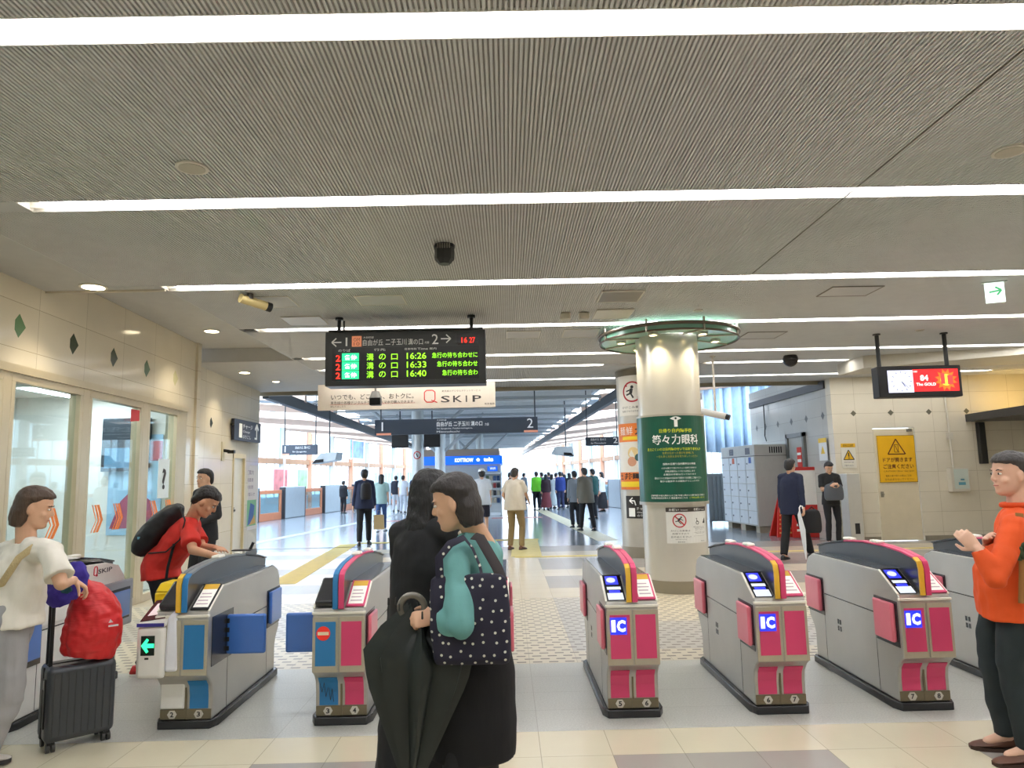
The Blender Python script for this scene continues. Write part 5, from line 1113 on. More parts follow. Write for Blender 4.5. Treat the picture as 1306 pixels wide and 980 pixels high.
b = B(); b.box(-.4, .4, 0, .01, 0, 1.35); b.build('sheet', M((216, 210, 206), .5), t); b = B(); b.box(-.32, .3, -.003, 0, .08, .62, 0); b.prism([(-.2, .1), (.1, .14), (.2, .5), (-.05, .56)], -.004, -.002, 'Y', 1); b.prism([(-.1, .1), (.28, .12), (.2, .3)], -.005, -.002, 'Y', 2); b.build('picture', [M((120, 176, 130)), M((60, 96, 160)), M((214, 170, 90))], t)
letters([('ご案内', -.3, 1.15, .1, 1.25), ('運賃表', -.3, 1.0, .1, 1.08), ('時刻表', -.3, .85, .1, .93), ('お知らせ', -.3, .7, .2, .78)], M((110, 80, 110)), t, -.003)
t = thing('wall_camera', 'small black camera on the left wall beside the door', 'camera', (W2(13.6), 13.6, 2.15), PI/2)
b = B(); b.cyl((0, 0, 0), (0, -.12, -.02), .03, n=10); b.box(-.04, .04, -.22, -.1, -.06, 0); b.build('housing', m_blk, t); b = B(); b.box(-.1, .04, -.02, 0, -.2, .16); b.build('mount', M((190, 180, 150)), t)
# office things behind the glass
t = thing('office_poster', 'x', 'poster', (-5.62, 10.98, .8)); t['label'] = 'pink and blue travel poster inside the office'
b = B(); b.box(-.4, .4, 0, .01, 0, 1.5); b.build('sheet', M((150, 190, 220), .4), t); b = B(); b.prism([(-.35, .1), (.35, .1), (.25, .5), (.0, .7), (-.2, .5)], -.008, 0, 'Y'); b.box(-.4, .4, -.008, 0, 1.1, 1.4); b.build('artwork', M((160, 70, 96), .5), t)
t = thing('office_notice', 'small striped notice sheet inside the office window', 'notice', (-7.45, 9.4, 1.45), PI/2); b = B(); b.box(-.25, .25, 0, .01, 0, .5); b.build('sheet', M((226, 226, 220)), t); b = B(); b.box(-.25, .25, -.003, 0, .4, .5); b.box(-.2, .2, -.003, 0, .05, .15); b.box(-.2, .2, -.003, 0, .22, .32); b.build('band', M((70, 76, 120)), t)
t = thing('office_screen', 'dark display panel hanging inside the office door window', 'screen', (-5.75, 10.9, 1.75)); b = B(); b.box(-.35, .35, 0, .08, 0, .8); b.build('case', M((50, 58, 66), .3), t); b = B(); b.box(-.3, .3, -.006, 0, .05, .35); b.build('display', E((90, 150, 190), .6), t)
t = thing('information_sign', 'white question mark information sign in the last office window', 'sign', (WX(10.35)-.0, 10.35, 1.35), PI/2)
b = B(); b.box(-.16, .16, 0, .012, 0, .55); b.build('sheet', M((216, 226, 228), .4), t); letters([('?', -.06, .12, .06, .42, 0, .03)], m_ink, t, -.003)
t = thing('red_fire_notice', 'small red triangle sticker at the top of the third office window', 'notice', (WX(9.4)-.0, 9.4, 2.36), PI/2); b = B(); b.prism([(-.1, .16), (.1, .16), (.1, .02), (-.1, .0)], 0, .01, 'Y'); b.build('sheet', M((206, 50, 50)), t)
t = thing('service_counter', 'pale office counter with a small railing behind the glass', 'counter', (-6.3, 7.2, 0)); b = B(); b.box(-.5, .5, -1.8, 1.2, 0, .85); b.build('body', M((220, 222, 220), .4), t, bevel=.01); b = B(); b.box(-.55, .55, -1.85, 1.25, .85, .9); b.build('top', M((180, 184, 186), .3), t)
# ================================================================== PEOPLE
SKIN = (214, 168, 138)
def mskin(c=SKIN): return M(c, .55, var=.05, vs=12)
def cloth(c, bump=.35, bs=16, rough=.8, var=.07): return M(c, rough, var=var, vs=7, bump=bump, bs=bs, stretch=(1, 1, .35))
def ik(a, c, l1, l2, bend):
    a, c, bend = Vector(a), Vector(c), Vector(bend); d = c-a; L = min(d.length, (l1+l2)*.999); d.normalize() if d.length else None
    if (c-a).length > L: c = a+d*L
    x = (l1*l1-l2*l2+L*L)/(2*L); h = math.sqrt(max(l1*l1-x*x, 0)); q = bend-d*bend.dot(d)
    q = q.normalized() if q.length > 1e-4 else Vector((0, 0, 1))
    return a+d*x+q*h, c
def rings_of(cs, rx, ry, side, n=20):
    """elliptic rings along centres cs; side = local x axis"""
    out = []; cs = [Vector(c) for c in cs]
    for i, c in enumerate(cs):
        d = (cs[min(i+1, len(cs)-1)]-cs[max(i-1, 0)]).normalized(); X = (side-d*side.dot(d)).normalized(); Y_ = d.cross(X)
        out.append([c+X*rx[i]*math.cos(2*PI*k/n)+Y_*ry[i]*math.sin(2*PI*k/n) for k in range(n)])
    return out
def spl(P, n=6):                                   # smooth chain through values (scalars or vectors)
    out = []
    for i in range(len(P)-1):
        p0, p1, p2, p3 = P[max(i-1, 0)], P[i], P[i+1], P[min(i+2, len(P)-1)]
        for k in range(n):
            t = k/n; out.append(p1*.5*2+(p2-p0)*.5*t+(p0*2-p1*5+p2*4-p3)*.5*t*t+(p1*3-p0-p2*3+p3)*.5*t*t*t)
    out.append(P[-1]); return out
def body_obj(name, b, mat, parent, vox, sm=4, disp=0.0, dsc=.12):
    o = b.build(name, mat, parent)
    r = o.modifiers.new('union', 'REMESH'); r.mode = 'VOXEL'; r.voxel_size = vox; r.use_smooth_shade = True
    if sm: q = o.modifiers.new('smooth', 'SMOOTH'); q.factor = .5; q.iterations = sm
    if disp:
        key = 'folds%.3f' % dsc; tx = bpy.data.textures.get(key)
        if not tx: tx = bpy.data.textures.new(key, 'CLOUDS'); tx.noise_scale = dsc; tx.noise_depth = 1
        q = o.modifiers.new('folds', 'DISPLACE'); q.texture = tx; q.strength = disp; q.mid_level = .5; q.texture_coords = 'LOCAL'
    return o
def bake(o):                                       # apply the modifiers so copies and reports see the real surface
    dg = bpy.context.evaluated_depsgraph_get(); me = bpy.data.meshes.new_from_object(o.evaluated_get(dg)); o.modifiers.clear()
    me.polygons.foreach_set('use_smooth', [True]*len(me.polygons)); o.data = me
def hand(b, W_, d, n, side, s=1.0, curl=.5, n_=8, spread=1.0, thumb_out=.8):
    """palm with four fingers and a thumb; d finger direction, n palm normal, side = +1/-1 where the thumb leaves (along d x n)"""
    W_, d, n = Vector(W_), Vector(d).normalized(), Vector(n); n = (n-d*n.dot(d)).normalized(); x = d.cross(n)*side
    P = lambda a, c, e=0: W_+(d*a+x*c+n*e)*s
    cs = [P(-.01, 0), P(.015, 0), P(.045, 0), P(.08, -.002), P(.092, -.002)]
    b.loft(rings_of(cs, [.024*s, .030*s, .038*s, .040*s, .034*s], [.017*s, .015*s, .014*s, .011*s, .007*s], x, 14))
    L4 = ((.028, .070, .95), (.0095, .080, 1.05), (-.0095, .074, 1.0), (-.028, .058, .88))
    for k, (c, L, r) in enumerate(L4):
        a = P(.082-.004*abs(k-1.2), c); dirr = (d+x*(c*2.2*spread)).normalized(); th = curl*(.75+.12*k); p = a-dirr*.02*s; pts = [p, a]
        for seg, f_ in enumerate((.45, .3, .25)):
            th_ = th*(.8+.75*seg); dr = dirr*math.cos(th_)+n*math.sin(th_); a = a+dr*L*f_*s; pts.append(a)
        R_ = [.0095, .0092, .0085, .0078, .006]
        for i in range(len(pts)-1): b.capsule(pts[i], pts[i+1], R_[i]*r*s, R_[i+1]*r*s, n_)
    a = P(.018, .024, .002); dr = (d*.62+x*thumb_out+n*.35).normalized(); m1 = a+dr*.042*s; dr2 = (d*.85+x*.3*thumb_out+n*(.3+.5*curl)).normalized(); m2 = m1+dr2*.03*s; m3 = m2+(dr2+n*.3*curl).normalized()*.024*s
    b.capsule(a-dr*.01*s, m1, .014*s, .0115*s, n_); b.capsule(m1, m2, .0112*s, .0098*s, n_); b.capsule(m2, m3, .0095*s, .0075*s, n_)
def head(b, C, R, s=1.0, face=True):
    """head mesh around centre C; R maps local (x right, y face forward, z up)"""
    Z_ = [-.118, -.108, -.09, -.065, -.035, -.005, .025, .055, .082, .102, .114, .118]
    RX = [.018, .036, .050, .058, .065, .070, .0735, .074, .067, .050, .028, .008]
    YF = [.066, .084, .088, .089, .090, .087, .092, .088, .076, .054, .028, .004]
    YB = [.02, .0, -.035, -.058, -.074, -.088, -.096, -.098, -.090, -.070, -.042, -.012]
    rg = []
    for z, rx, yf, yb in zip(Z_, RX, YF, YB):
        cy, ry = (yf+yb)/2, (yf-yb)/2
        rg.append([C+R@(Vector((rx*math.cos(t)*(1-.10*max(math.sin(t), 0)**2), cy+ry*math.sin(t), z))*s) for t in [2*PI*k/24 for k in range(24)]])
    b.loft(rg)
    if face:
        L = lambda x, y, z: C+R@(Vector((x, y, z))*s)
        b.capsule(L(0, .084, .02), L(0, .104, -.022), .008*s, .0115*s, 8); b.ell(L(0, .1, -.028), (.0155*s, .012*s, .009*s), R=R)
        b.ell(L(0, .085, -.056), (.024*s, .010*s, .006*s), R=R); b.ell(L(0, .084, -.066), (.021*s, .010*s, .006*s), R=R)
        b.ell(L(0, .074, -.095), (.026*s, .016*s, .016*s), R=R)
        for k in (-1, 1):
            b.ell(L(.074*k, -.006, -.012), (.010*s, .018*s, .031*s), R=R); b.ell(L(.032*k, .082, .026), (.02*s, .009*s, .006*s), R=R); b.ell(L(.036*k, .060, -.03), (.024*s, .020*s, .022*s), R=R)
def rotm(yaw, pitch=0, roll=0):                    # yaw: 0 faces +Y, positive turns to the left (towards -X)
    return Matrix.Rotation(yaw, 3, 'Z')@Matrix.Rotation(pitch, 3, 'X')@Matrix.Rotation(roll, 3, 'Y')
def shoe(name, F, fw, mat, parent, sole, s=1.0, z0=0):
    fw = Vector((fw.x, fw.y, 0)).normalized(); x = Vector((fw.y, -fw.x, 0)); b = B()
    st = [(-.075, .026, .055), (-.06, .034, .085), (-.02, .037, .092), (.03, .038, .075), (.08, .045, .055), (.13, .046, .045), (.165, .036, .034), (.185, .018, .022)]
    rg = []
    for a, w_, h in st:
        c = F+fw*a*s; rg.append([Vector((c.x, c.y, z0))+x*w_*s*math.cos(t)*(1 if math.sin(t) < .3 else .82)+Vector((0, 0, 1))*(.012+(h-.012)*s*max(0, (math.sin(t)*.5+.5))) for t in [2*PI*k/14 for k in range(14)]])
    b.loft(rg); o = b.build(name, mat, parent, smooth=60)
    b = B(); pl = [F+fw*a*s+x*w_*1.04*s*sg for sg, seq in ((1, st), (-1, st[::-1])) for a, w_, h in seq]
    b.prism([(p.x, p.y) for p in pl], z0, z0+.02, 'Z'); b.build('sole', sole, o)
    return o
def person(label, loc, yaw=0.0, H=1.7, lh=None, rh=None, lf=None, rf=None, lean=(0, 0), heado=(0, 0, 0), hyaw=0, hpitch=0, top=(200, 200, 200), sleeve='short', bottom='trousers', bcol=(40, 40, 46),
           hair=(30, 26, 24), hstyle='short', shoes=(30, 30, 32), sole=(60, 60, 60), skin=SKIN, vox=.012, group=None, girth=1.0, J=None, hem=None, hcurl=.6, hn=None, fold=0.012, toploose=1.0, hipz=None, cuff=1.0, hair_len=.0, topmat=None, botmat=None, lcurl=None, rcurl=None, shoes_on=True, hdir=None, bare=False):
    """one figure facing local direction yaw; hands/feet are local offsets (x right, y forward, z up) in metres for the given height"""
    s = H/1.7; root = thing('person', label, 'person', loc, 0, group)
    fw = Vector((-math.sin(yaw), math.cos(yaw), 0)); rt = Vector((math.cos(yaw), math.sin(yaw), 0)); up = Vector((0, 0, 1))
    T = lambda p: rt*p[0]+fw*p[1]+up*p[2]
    j = {}
    lf = lf or (-.09, 0, 0); rf = rf or (.09, .0, 0); j['lf'], j['rf'] = T(lf), T(rf)
    hz = (hipz or .91)*s; hip = T(((lf[0]+rf[0])/2*0, (lf[1]+rf[1])/2, hz))
    ch = hip+T((lean[0], lean[1], math.sqrt(max(.38**2*s*s-lean[1]**2-lean[0]**2, .01)))); nk = ch+(ch-hip)*(.17/.38)+T((0, .01, 0))
    j['hip'], j['chest'], j['neck'] = hip, ch, nk
    j['head'] = nk+T((heado[0], heado[1]+.025*s, heado[2]+.125*s))
    j['ls'], j['rs'] = ch+(nk-ch)*.62-rt*.165*s*girth**.5, ch+(nk-ch)*.62+rt*.165*s*girth**.5
    j['lh'] = T(lh) if lh else j['ls']+T((-.05, .03, -.54*s)); j['rh'] = T(rh) if rh else j['rs']+T((.05, .03, -.54*s))
    if J:
        for k, v in J.items(): j[k] = Vector(v)-Vector(loc)
    hip, ch, nk = j['hip'], j['chest'], j['neck']
    sd = (j['rs']-j['ls']).normalized() if J and ('rs' in J or 'ls' in J) else rt
    j['le'] = j.get('le') or ik(j['ls'], j['lh'], .275*s, .25*s, T((-.5, -1, -.3)))[0]; j['re'] = j.get('re') or ik(j['rs'], j['rh'], .275*s, .25*s, T((.5, -1, -.3)))[0]
    if not (J and 'le' in J): e_, j['lh'] = ik(j['ls'], j['lh'], .275*s, .25*s, T((-.5, -1, -.3))); j['le'] = e_
    if not (J and 're' in J): e_, j['rh'] = ik(j['rs'], j['rh'], .275*s, .25*s, T((.5, -1, -.3))); j['re'] = e_
    for a, q in (('l', -1), ('r', 1)):
        j[a+'hp'] = hip+rt*.085*s*q*girth; an = j[a+'f']+up*.075*s; j[a+'a'] = an
        if a+'k' not in j: j[a+'k'], j[a+'a'] = ik(j[a+'hp'], an, .43*s, .42*s, fw+rt*.1*q)
    R = rotm(yaw+hyaw, hpitch)
    g = girth
    # ---- body: one continuous surface
    b = B(); b.loft(rings_of(spl([hip-up*.05*s, hip+up*.02, hip+(ch-hip)*.45, ch, ch+(nk-ch)*.6, nk], 3), spl([.12*s*g, .15*s*g, .125*s*g, .150*s*g, .13*s, .05*s], 3), spl([.08*s*g, .105*s*g, .09*s*g, .105*s*g, .075*s, .05*s], 3), sd))
    b.capsule(nk-(j['head']-nk)*.3, j['head']+R@Vector((0, -.03, -.06))*s, .058*s, .052*s, 14)
    head(b, j['head'], R, s)
    for a, q in (('l', -1), ('r', 1)):
        b.capsule(j[a+'s'], j[a+'e'], .046*s, .037*s); b.capsule(j[a+'e'], j[a+'h'], .037*s, .024*s)
        d = (j[a+'h']-j[a+'e']).normalized(); dd = Vector(hdir[a]) if hdir and a in hdir else d
        nn = Vector(hn[a]) if hn and a in hn else (-rt*q*(-1) if False else rt*(-q))
        x_ = dd.normalized().cross((nn-dd.normalized()*nn.dot(dd.normalized())).normalized()); want = fw+up*.4
        hand(b, j[a+'h'], dd, nn, 1 if x_.dot(want) > 0 else -1, s, (lcurl if a == 'l' else rcurl) if (lcurl if a == 'l' else rcurl) is not None else hcurl)
        b.capsule(j[a+'hp'], j[a+'k'], .078*s*g, .052*s); b.capsule(j[a+'k'], j[a+'a'], .052*s, .036*s); b.capsule(j[a+'a'], j[a+'a']+fw*.1*s-up*.03*s, .034*s, .024*s)
    bo = body_obj('body', b, mskin(skin), root, vox, 2 if vox < .008 else 1); bake(bo)
    # ---- upper garment
    L = toploose; hz_ = hem if hem is not None else -.09
    b = B(); hb = hip+up*hz_*s
    b.loft(rings_of(spl([hb, hip+up*.03*s, hip+(ch-hip)*.5, ch, ch+(nk-ch)*.55, nk-(nk-ch)*.08], 3), spl([.185*s*g*L, .178*s*g*L, .162*s*g*L, .178*s*g, .155*s, .078*s], 3), spl([.135*s*g*L, .132*s*g*L, .122*s*g*L, .132*s*g, .105*s, .07*s], 3), sd))
    for a, q in (('l', -1), ('r', 1)):
        sh, el, hd = j[a+'s'], j[a+'e'], j[a+'h']
        if sleeve == 'none': b.capsule(sh, sh+(el-sh)*.1, .062*s, .06*s); continue
        b.capsule(ch+(nk-ch)*.5+(sh-ch)*.3, sh, .08*s, .064*s)
        if sleeve == 'short': b.tube([sh-(el-sh)*.1, sh+(el-sh)*.3, sh+(el-sh)*.78], [.058*s, .066*s, .072*s*L**.5], 14)
        elif sleeve == 'three': b.capsule(sh, el, .063*s, .060*s); b.tube([el-(hd-el)*.1, el+(hd-el)*.3, el+(hd-el)*.5], [.052*s, .062*s, .066*s], 14)
        else: b.capsule(sh, el, .062*s, .054*s); b.tube([el-(hd-el)*.1, el+(hd-el)*.4, el+(hd-el)*.97], [.048*s, .048*s, .040*s*cuff], 14)
    tm = topmat or cloth(top); o = body_obj('shirt' if sleeve != 'coat' else 'coat', b, tm, root, max(vox, .008), 3, fold, .11*s); bake(o); shirt = o
    # ---- lower garment
    b = B()
    if bottom == 'skirt' or bottom == 'dress':
        lo = (j['lf']+j['rf'])/2; zb = .30 if bottom == 'skirt' else .14
        b.loft(rings_of([Vector((lo.x, lo.y, zb*s)), Vector((lo.x, lo.y, .5*s)), hip-up*.12*s, hip+up*.08*s], [.27*s*g, .235*s*g, .185*s*g, .15*s*g], [.22*s*g, .19*s*g, .14*s*g, .115*s*g], rt))
        nm = 'skirt'
    else:
        nm = 'trousers' if bottom != 'shorts' else 'shorts'
        wide = {'trousers': 1.0, 'slim': .84, 'wide': 1.4, 'shorts': 1.15}[bottom]
        b.loft(rings_of([hip-up*.12*s, hip-up*.03*s, hip+up*.1*s], [.15*s*g, .168*s*g, .15*s*g], [.105*s*g, .12*s*g, .108*s*g], rt))
        for a in 'lr':
            hp, kn, an = j[a+'hp'], j[a+'k'], j[a+'a']
            if bottom == 'shorts': b.tube([hp+up*.03, hp+(kn-hp)*.4, hp+(kn-hp)*.9], [.095*s*g, .10*s, .092*s], 14)
            else: b.capsule(hp, kn, .098*s*g*(wide*.5+.5), .072*s*wide, 14); b.tube([kn-(an-kn)*.06, kn+(an-kn)*.15, kn+(an-kn)*.6, an-(an-kn)*.02-up*.03*s*0], [.066*s*wide, .072*s*wide, .066*s*wide, .058*s*wide*(1.1 if wide > 1.2 else 1)], 14)
    o = body_obj(nm, b, botmat or cloth(bcol), root, max(vox, .009), 3, fold*.9, .13*s); bake(o)
    if shoes_on:
        for a in 'lr':
            toe = fw*1.0+rt*(.12 if a == 'r' else -.12); f0 = j[a+'a']-up*.075*s
            shoe('shoe', f0+fw*.0, toe, M(shoes, .45), root, M(sole, .6), s, max(0, f0.z))
    # ---- hair, eyes, brows
    C_ = j['head']; Lp = lambda x, y, z: C_+R@(Vector((x, y, z))*s)
    if hstyle != 'bald':
        b = B(); low = {'short': -.075, 'bun': -.07, 'bob': -.12, 'long': -.14}[hstyle]
        RXh = [(low, .045, -.10, -.045), (low*.6, .068, -.108, -.035), (low*.25, .080, -.112, -.012), (.0, .084, -.114, .012), (.03, .087, -.115, .034), (.055, .088, -.113, .064), (.072, .086, -.109, .098), (.092, .078, -.100, .090), (.112, .060, -.082, .066), (.126, .036, -.052, .036), (.132, .012, -.02, .010)]
        if hstyle in ('bob', 'long'): RXh[0] = (low, .074, -.10, -.02); RXh[1] = (low*.6, .084, -.115, .005); RXh[2] = (low*.25, .088, -.117, .018)
        rg = []
        for z, rx, yb, yf in RXh:
            cy, ry = (yf+yb)/2, (yf-yb)/2; rg.append([Lp(rx*math.cos(t), cy+ry*math.sin(t), z) for t in [2*PI*k/22 for k in range(22)]])
        b.loft(rg)
        if hstyle == 'long': b.ell(Lp(0, -.075, -.15), (.078*s, .045*s, .13*s), 16, 10, R=R)
        if hstyle == 'bun': b.ell(Lp(0, -.115, .03), (.04*s, .04*s, .04*s), 12, 8, R=R)
        hm = M(hair, .5, var=.25, vs=30, bump=.7, bs=90, stretch=(1, 1, .2)); h_ = body_obj('hair', b, hm, root, .008 if vox < .013 else .014, 2, .012*s, .03); bake(h_)
    if hstyle == 'cap' or hstyle == 'hat': pass
    if vox < .02:
        b = B()
        for k in (-1, 1): b.ell(Lp(.030*k, .0815, .004), (.0125*s, .009*s, .006*s), 10, 6, R=R)
        b.build('eye', M((232, 228, 222), .3), root, smooth=60)
        b = B()
        for k in (-1, 1): b.ell(Lp(.030*k, .0885, .004), (.0055*s, .004*s, .0055*s), 8, 6, R=R); b.tube([Lp(.018*k, .092, .022), Lp(.032*k, .092, .027), Lp(.046*k, .080, .022)], .0028*s, 6)
        b.build('iris_and_brow', M((40, 30, 26), .4), root, smooth=60)
        b = B(); b.tube([Lp(-.022, .090, -.061), Lp(0, .0965, -.060), Lp(.022, .090, -.061)], [.002*s, .0035*s, .002*s], 6); b.build('lips', M((176, 104, 96), .5), root, smooth=60)
    root['_'] = 1; del root['_']
    return root, j, R
# ------------------------------------------------------------------ the two women in front
Y1 = 2.80
tw_, jw, Rw = person('person in a teal three-quarter sleeve top with a black skirt holding an umbrella', (at(600, 760, 2.88).x, 2.86, 0), math.radians(58), 1.50,
    J=dict(hip=at(603, 800, 2.9), chest=at(605, 725, 2.90), neck=at(608, 684, 2.9), head=at(580, 641, 2.84), ls=at(578, 712, 2.74), rs=at(624, 708, 3.04), re=at(626, 772, 3.08),
           le=at(588, 797, 2.60), lh=at(556, 788, 2.72), rh=at(600, 790, 2.98)), hyaw=math.radians(22), hpitch=math.radians(-14), top=(104, 160, 156), sleeve='three',
    bottom='trousers', bcol=(20, 20, 22), hair=(46, 40, 38), hstyle='bob', vox=.0055, hdir={'l': at(528, 790, 2.70)-at(556, 788, 2.72)}, hn={'l': (-.1, .8, -.5)}, lcurl=1.15, fold=.02, girth=.88, skin=(216, 170, 138))
lo = Vector(tw_.location)
b = B(); base = at(601, 800, 2.9)-lo
b.loft(rings_of([Vector((base.x+.0, base.y, .50)), Vector((base.x, base.y, .62)), Vector((base.x, base.y, .8)), Vector((base.x, base.y, .98))], [.165, .172, .165, .145], [.15, .155, .145, .12], Vector((1, 0, 0)), 32))
sk = body_obj('skirt', b, cloth((16, 15, 17), rough=.9), tw_, .009, 3, .012, .14); bake(sk)
b = B(); c = jw['neck']; b.tube([c+Vector((.055*math.cos(t)-.012, .055*math.sin(t), .012+.01*math.sin(t))) for t in [2*PI*k/16 for k in range(17)]], .008, 8); b.build('collar', M((226, 220, 200), .7), tw_, smooth=50)
# tote bag
m_dots = bpy.data.materials.new('dotted_fabric'); m_dots.use_nodes = True
n = m_dots.node_tree.nodes; L = m_dots.node_tree.links; bs_ = n['Principled BSDF']; bs_.inputs['Roughness'].default_value = .8
tc = n.new('ShaderNodeTexCoord'); sp_ = n.new('ShaderNodeSeparateXYZ'); mpn = n.new('ShaderNodeCombineXYZ'); vr = n.new('ShaderNodeTexVoronoi'); vr.voronoi_dimensions = '2D'; vr.inputs['Scale'].default_value = 27; vr.inputs['Randomness'].default_value = .6
L.new(tc.outputs['Object'], sp_.inputs[0]); L.new(sp_.outputs[0], mpn.inputs[0]); L.new(sp_.outputs[2], mpn.inputs[1]); L.new(mpn.outputs[0], vr.inputs['Vector'])
lt = mathn(n, L, 'LESS_THAN', vr.outputs['Distance'], .13); mx = n.new('ShaderNodeMix'); mx.data_type = 'RGBA'; L.new(lt, mx.inputs[0]); mx.inputs[6].default_value = (*lin((34, 32, 50)), 1); mx.inputs[7].default_value = (*lin((206, 204, 190)), 1); L.new(mx.outputs[2], bs_.inputs['Base Color'])
YB_ = 2.67
c = at(600, 848, YB_); tb = thing('tote_bag', 'dark navy tote bag with pale polka dots beside the person in teal', 'bag', (c.x, YB_, c.z))
P = lambda x, y: at(x, y, YB_)-Vector(tb.location)
def bagring(xa, xb, py, th):
    a, c_ = P(xa, py), P(xb, py); m_ = (a+c_)/2; w_ = (c_.x-a.x)/2; return [Vector((m_.x+w_*(abs(math.cos(t))**.45)*(1 if math.cos(t) > 0 else -1), th*(abs(math.sin(t))**.7)*(1 if math.sin(t) > 0 else -1), m_.z)) for t in [2*PI*k/28 for k in range(28)]]
b = B(); b.loft([bagring(556, 649, 847, .02), bagring(553, 652, 838, .045), bagring(549, 652, 800, .055), bagring(548, 650, 770, .045), bagring(549, 646, 738, .02), bagring(556, 640, 733, .012)])
o = body_obj('pouch', b, m_dots, tb, .006, 2, .012, .1); bake(o)
def strap(pts, wd, mat, name='strap', th=.004):
    b = B(); b.tube([Vector(p)-Vector(tb.location) for p in pts], wd/2, 10, flat=.18, ref=(1, 0, .3)); return b.build(name, mat, tb, smooth=50)
strap([at(561, 742, 2.66), at(560, 712, 2.66), at(574, 694, 2.67), at(592, 686, 2.71), at(603, 700, 2.72), at(612, 722, 2.69), at(616, 742, 2.67)], .03, m_dots)
strap([at(604, 684, 2.76), at(612, 686, 2.74), at(622, 703, 2.72), at(634, 724, 2.69), at(641, 742, 2.67)], .042, M((44, 36, 36), .7))
# umbrella in her hand: hooked handle up, half open canopy hanging, tip down
um = thing('umbrella', 'large black umbrella with a hooked grey handle held tip-down by the person in teal', 'umbrella', (at(520, 970, 2.74).x, 2.74, 0.0))
lo = Vector(um.location); q = lambda x, y, Y=2.74: at(x, y, Y)-lo
top, tip = q(536, 797), q(524, 1018)
b = B(); b.cyl(top+Vector((0, 0, .02)), tip, .006, n=8); b.cyl(tip, tip+(tip-top).normalized()*.06, .007, .004, 8); b.build('shaft', M((150, 150, 150), .3, .8), um, smooth=40)
cx_, cy_ = 526, 775; b = B(); pts = [q(cx_+15.5*math.cos(t), cy_-15.5*math.sin(t)) for t in [math.radians(a) for a in range(-40, 225, 15)]]
b.tube([q(533, 806), q(534, 795)]+pts, .0125, 12); b.build('handle', M((118, 112, 102), .25, .3, coat=.4), um, smooth=60)
b = B(); NN = 48; rg = []
d_ = (tip-top).normalized(); X_ = Vector((1, 0, 0)); X_ = (X_-d_*X_.dot(d_)).normalized(); Z2 = d_.cross(X_)
for i in range(12):
    t = i/11; c_ = top.lerp(tip, .04+t*.94); R_ = .035+.115*min(t*7, 1) if t < .17 else .138*(1-(t-.17)/.83)+.012
    rg.append([c_+(X_*math.cos(a)*1.15+Z2*math.sin(a)*.62)*R_*(1+.28*math.cos(8*a+1.2)*min(1, .3+t*2))+Vector((0, 0, .075*max(0, math.cos(8*a+1.2))*max(0, 1-t*4)-.03*math.cos(a)*max(0, 1-t*3))) for a in [2*PI*k/NN for k in range(NN)]])
b.loft(rg); b.build('canopy', M((30, 36, 33), .5, bump=.15, bs=20), um, smooth=50)
for k in range(8):
    a = (2*PI*k-1.2)/8; i = 1; c_ = top.lerp(tip, .06); p_ = c_+(X_*math.cos(a)*1.15+Z2*math.sin(a)*.62)*.1+Vector((0, 0, .075-.03*math.cos(a)))
    b = B(); b.capsule(p_, p_+Vector((0, 0, .022)), .004, .003, 6); b.build('rib_tip', M((30, 30, 30), .4), um)

pb, jb, Rb = person('person in long black clothes standing close behind the person in teal', (at(540, 760, 3.3).x, 3.32, 0), math.radians(-35), 1.58, lh=(-.16, .12, .82), rh=(.2, .18, .80),
    heado=(0, .02, 0), hpitch=math.radians(-8), top=(17, 17, 19), sleeve='long', bottom='dress', bcol=(15, 15, 17), hair=(24, 22, 22), hstyle='long', vox=.008, hem=-.2, toploose=1.15, fold=.02)

# ------------------------------------------------------------------ person in white T-shirt and grey trousers with the suitcase
pw, jp, Rp = person('person in a white T-shirt and wide grey trousers pulling the dark suitcase', (-2.86, 4.12, 0), math.radians(-68), 1.60,
    J=dict(lf=(-3.0, 4.25, 0), rf=(-2.82, 3.98, 0), hip=(at(14, 780, 4.12).x, 4.12, .85), chest=at(28, 728, 4.12), neck=at(36, 690, 4.12), head=at(44, 648, 4.12), rs=at(66, 704, 3.98), re=at(78, 745, 3.92), rh=at(94, 740, 4.24), ls=at(6, 704, 4.26), lh=at(-18, 800, 4.3)),
    hpitch=math.radians(-12), top=(226, 220, 206), sleeve='short', bottom='wide', bcol=(150, 148, 148), hair=(74, 56, 42), hstyle='bob', vox=.006, hem=-.06, toploose=1.22, shoes=(196, 190, 180), fold=.03, hdir={'r': (.5, .3, -.45)}, hn={'r': (-.3, -.2, -.9)}, rcurl=.9, skin=(212, 166, 134))
bs2 = thing('shoulder_bag', 'beige woven shoulder bag on the back of the person in wide grey trousers', 'bag', tuple(at(-8, 762, 4.30)))
lo = Vector(bs2.location); b = B(); b.tube([at(44, 697, 3.99)-lo, at(24, 712, 3.94)-lo, at(4, 742, 3.95)-lo, at(-10, 766, 4.05)-lo], .018, 8, flat=.3); b.build('strap', M((196, 176, 132), .8, bump=.5, bs=120), bs2, smooth=50)
b = B(); b.box(-.16, .05, -.25, -.12, -.2, .02); b.build('pouch', M((190, 168, 120), .85, bump=.6, bs=80), bs2, bevel=.03, seg=3)
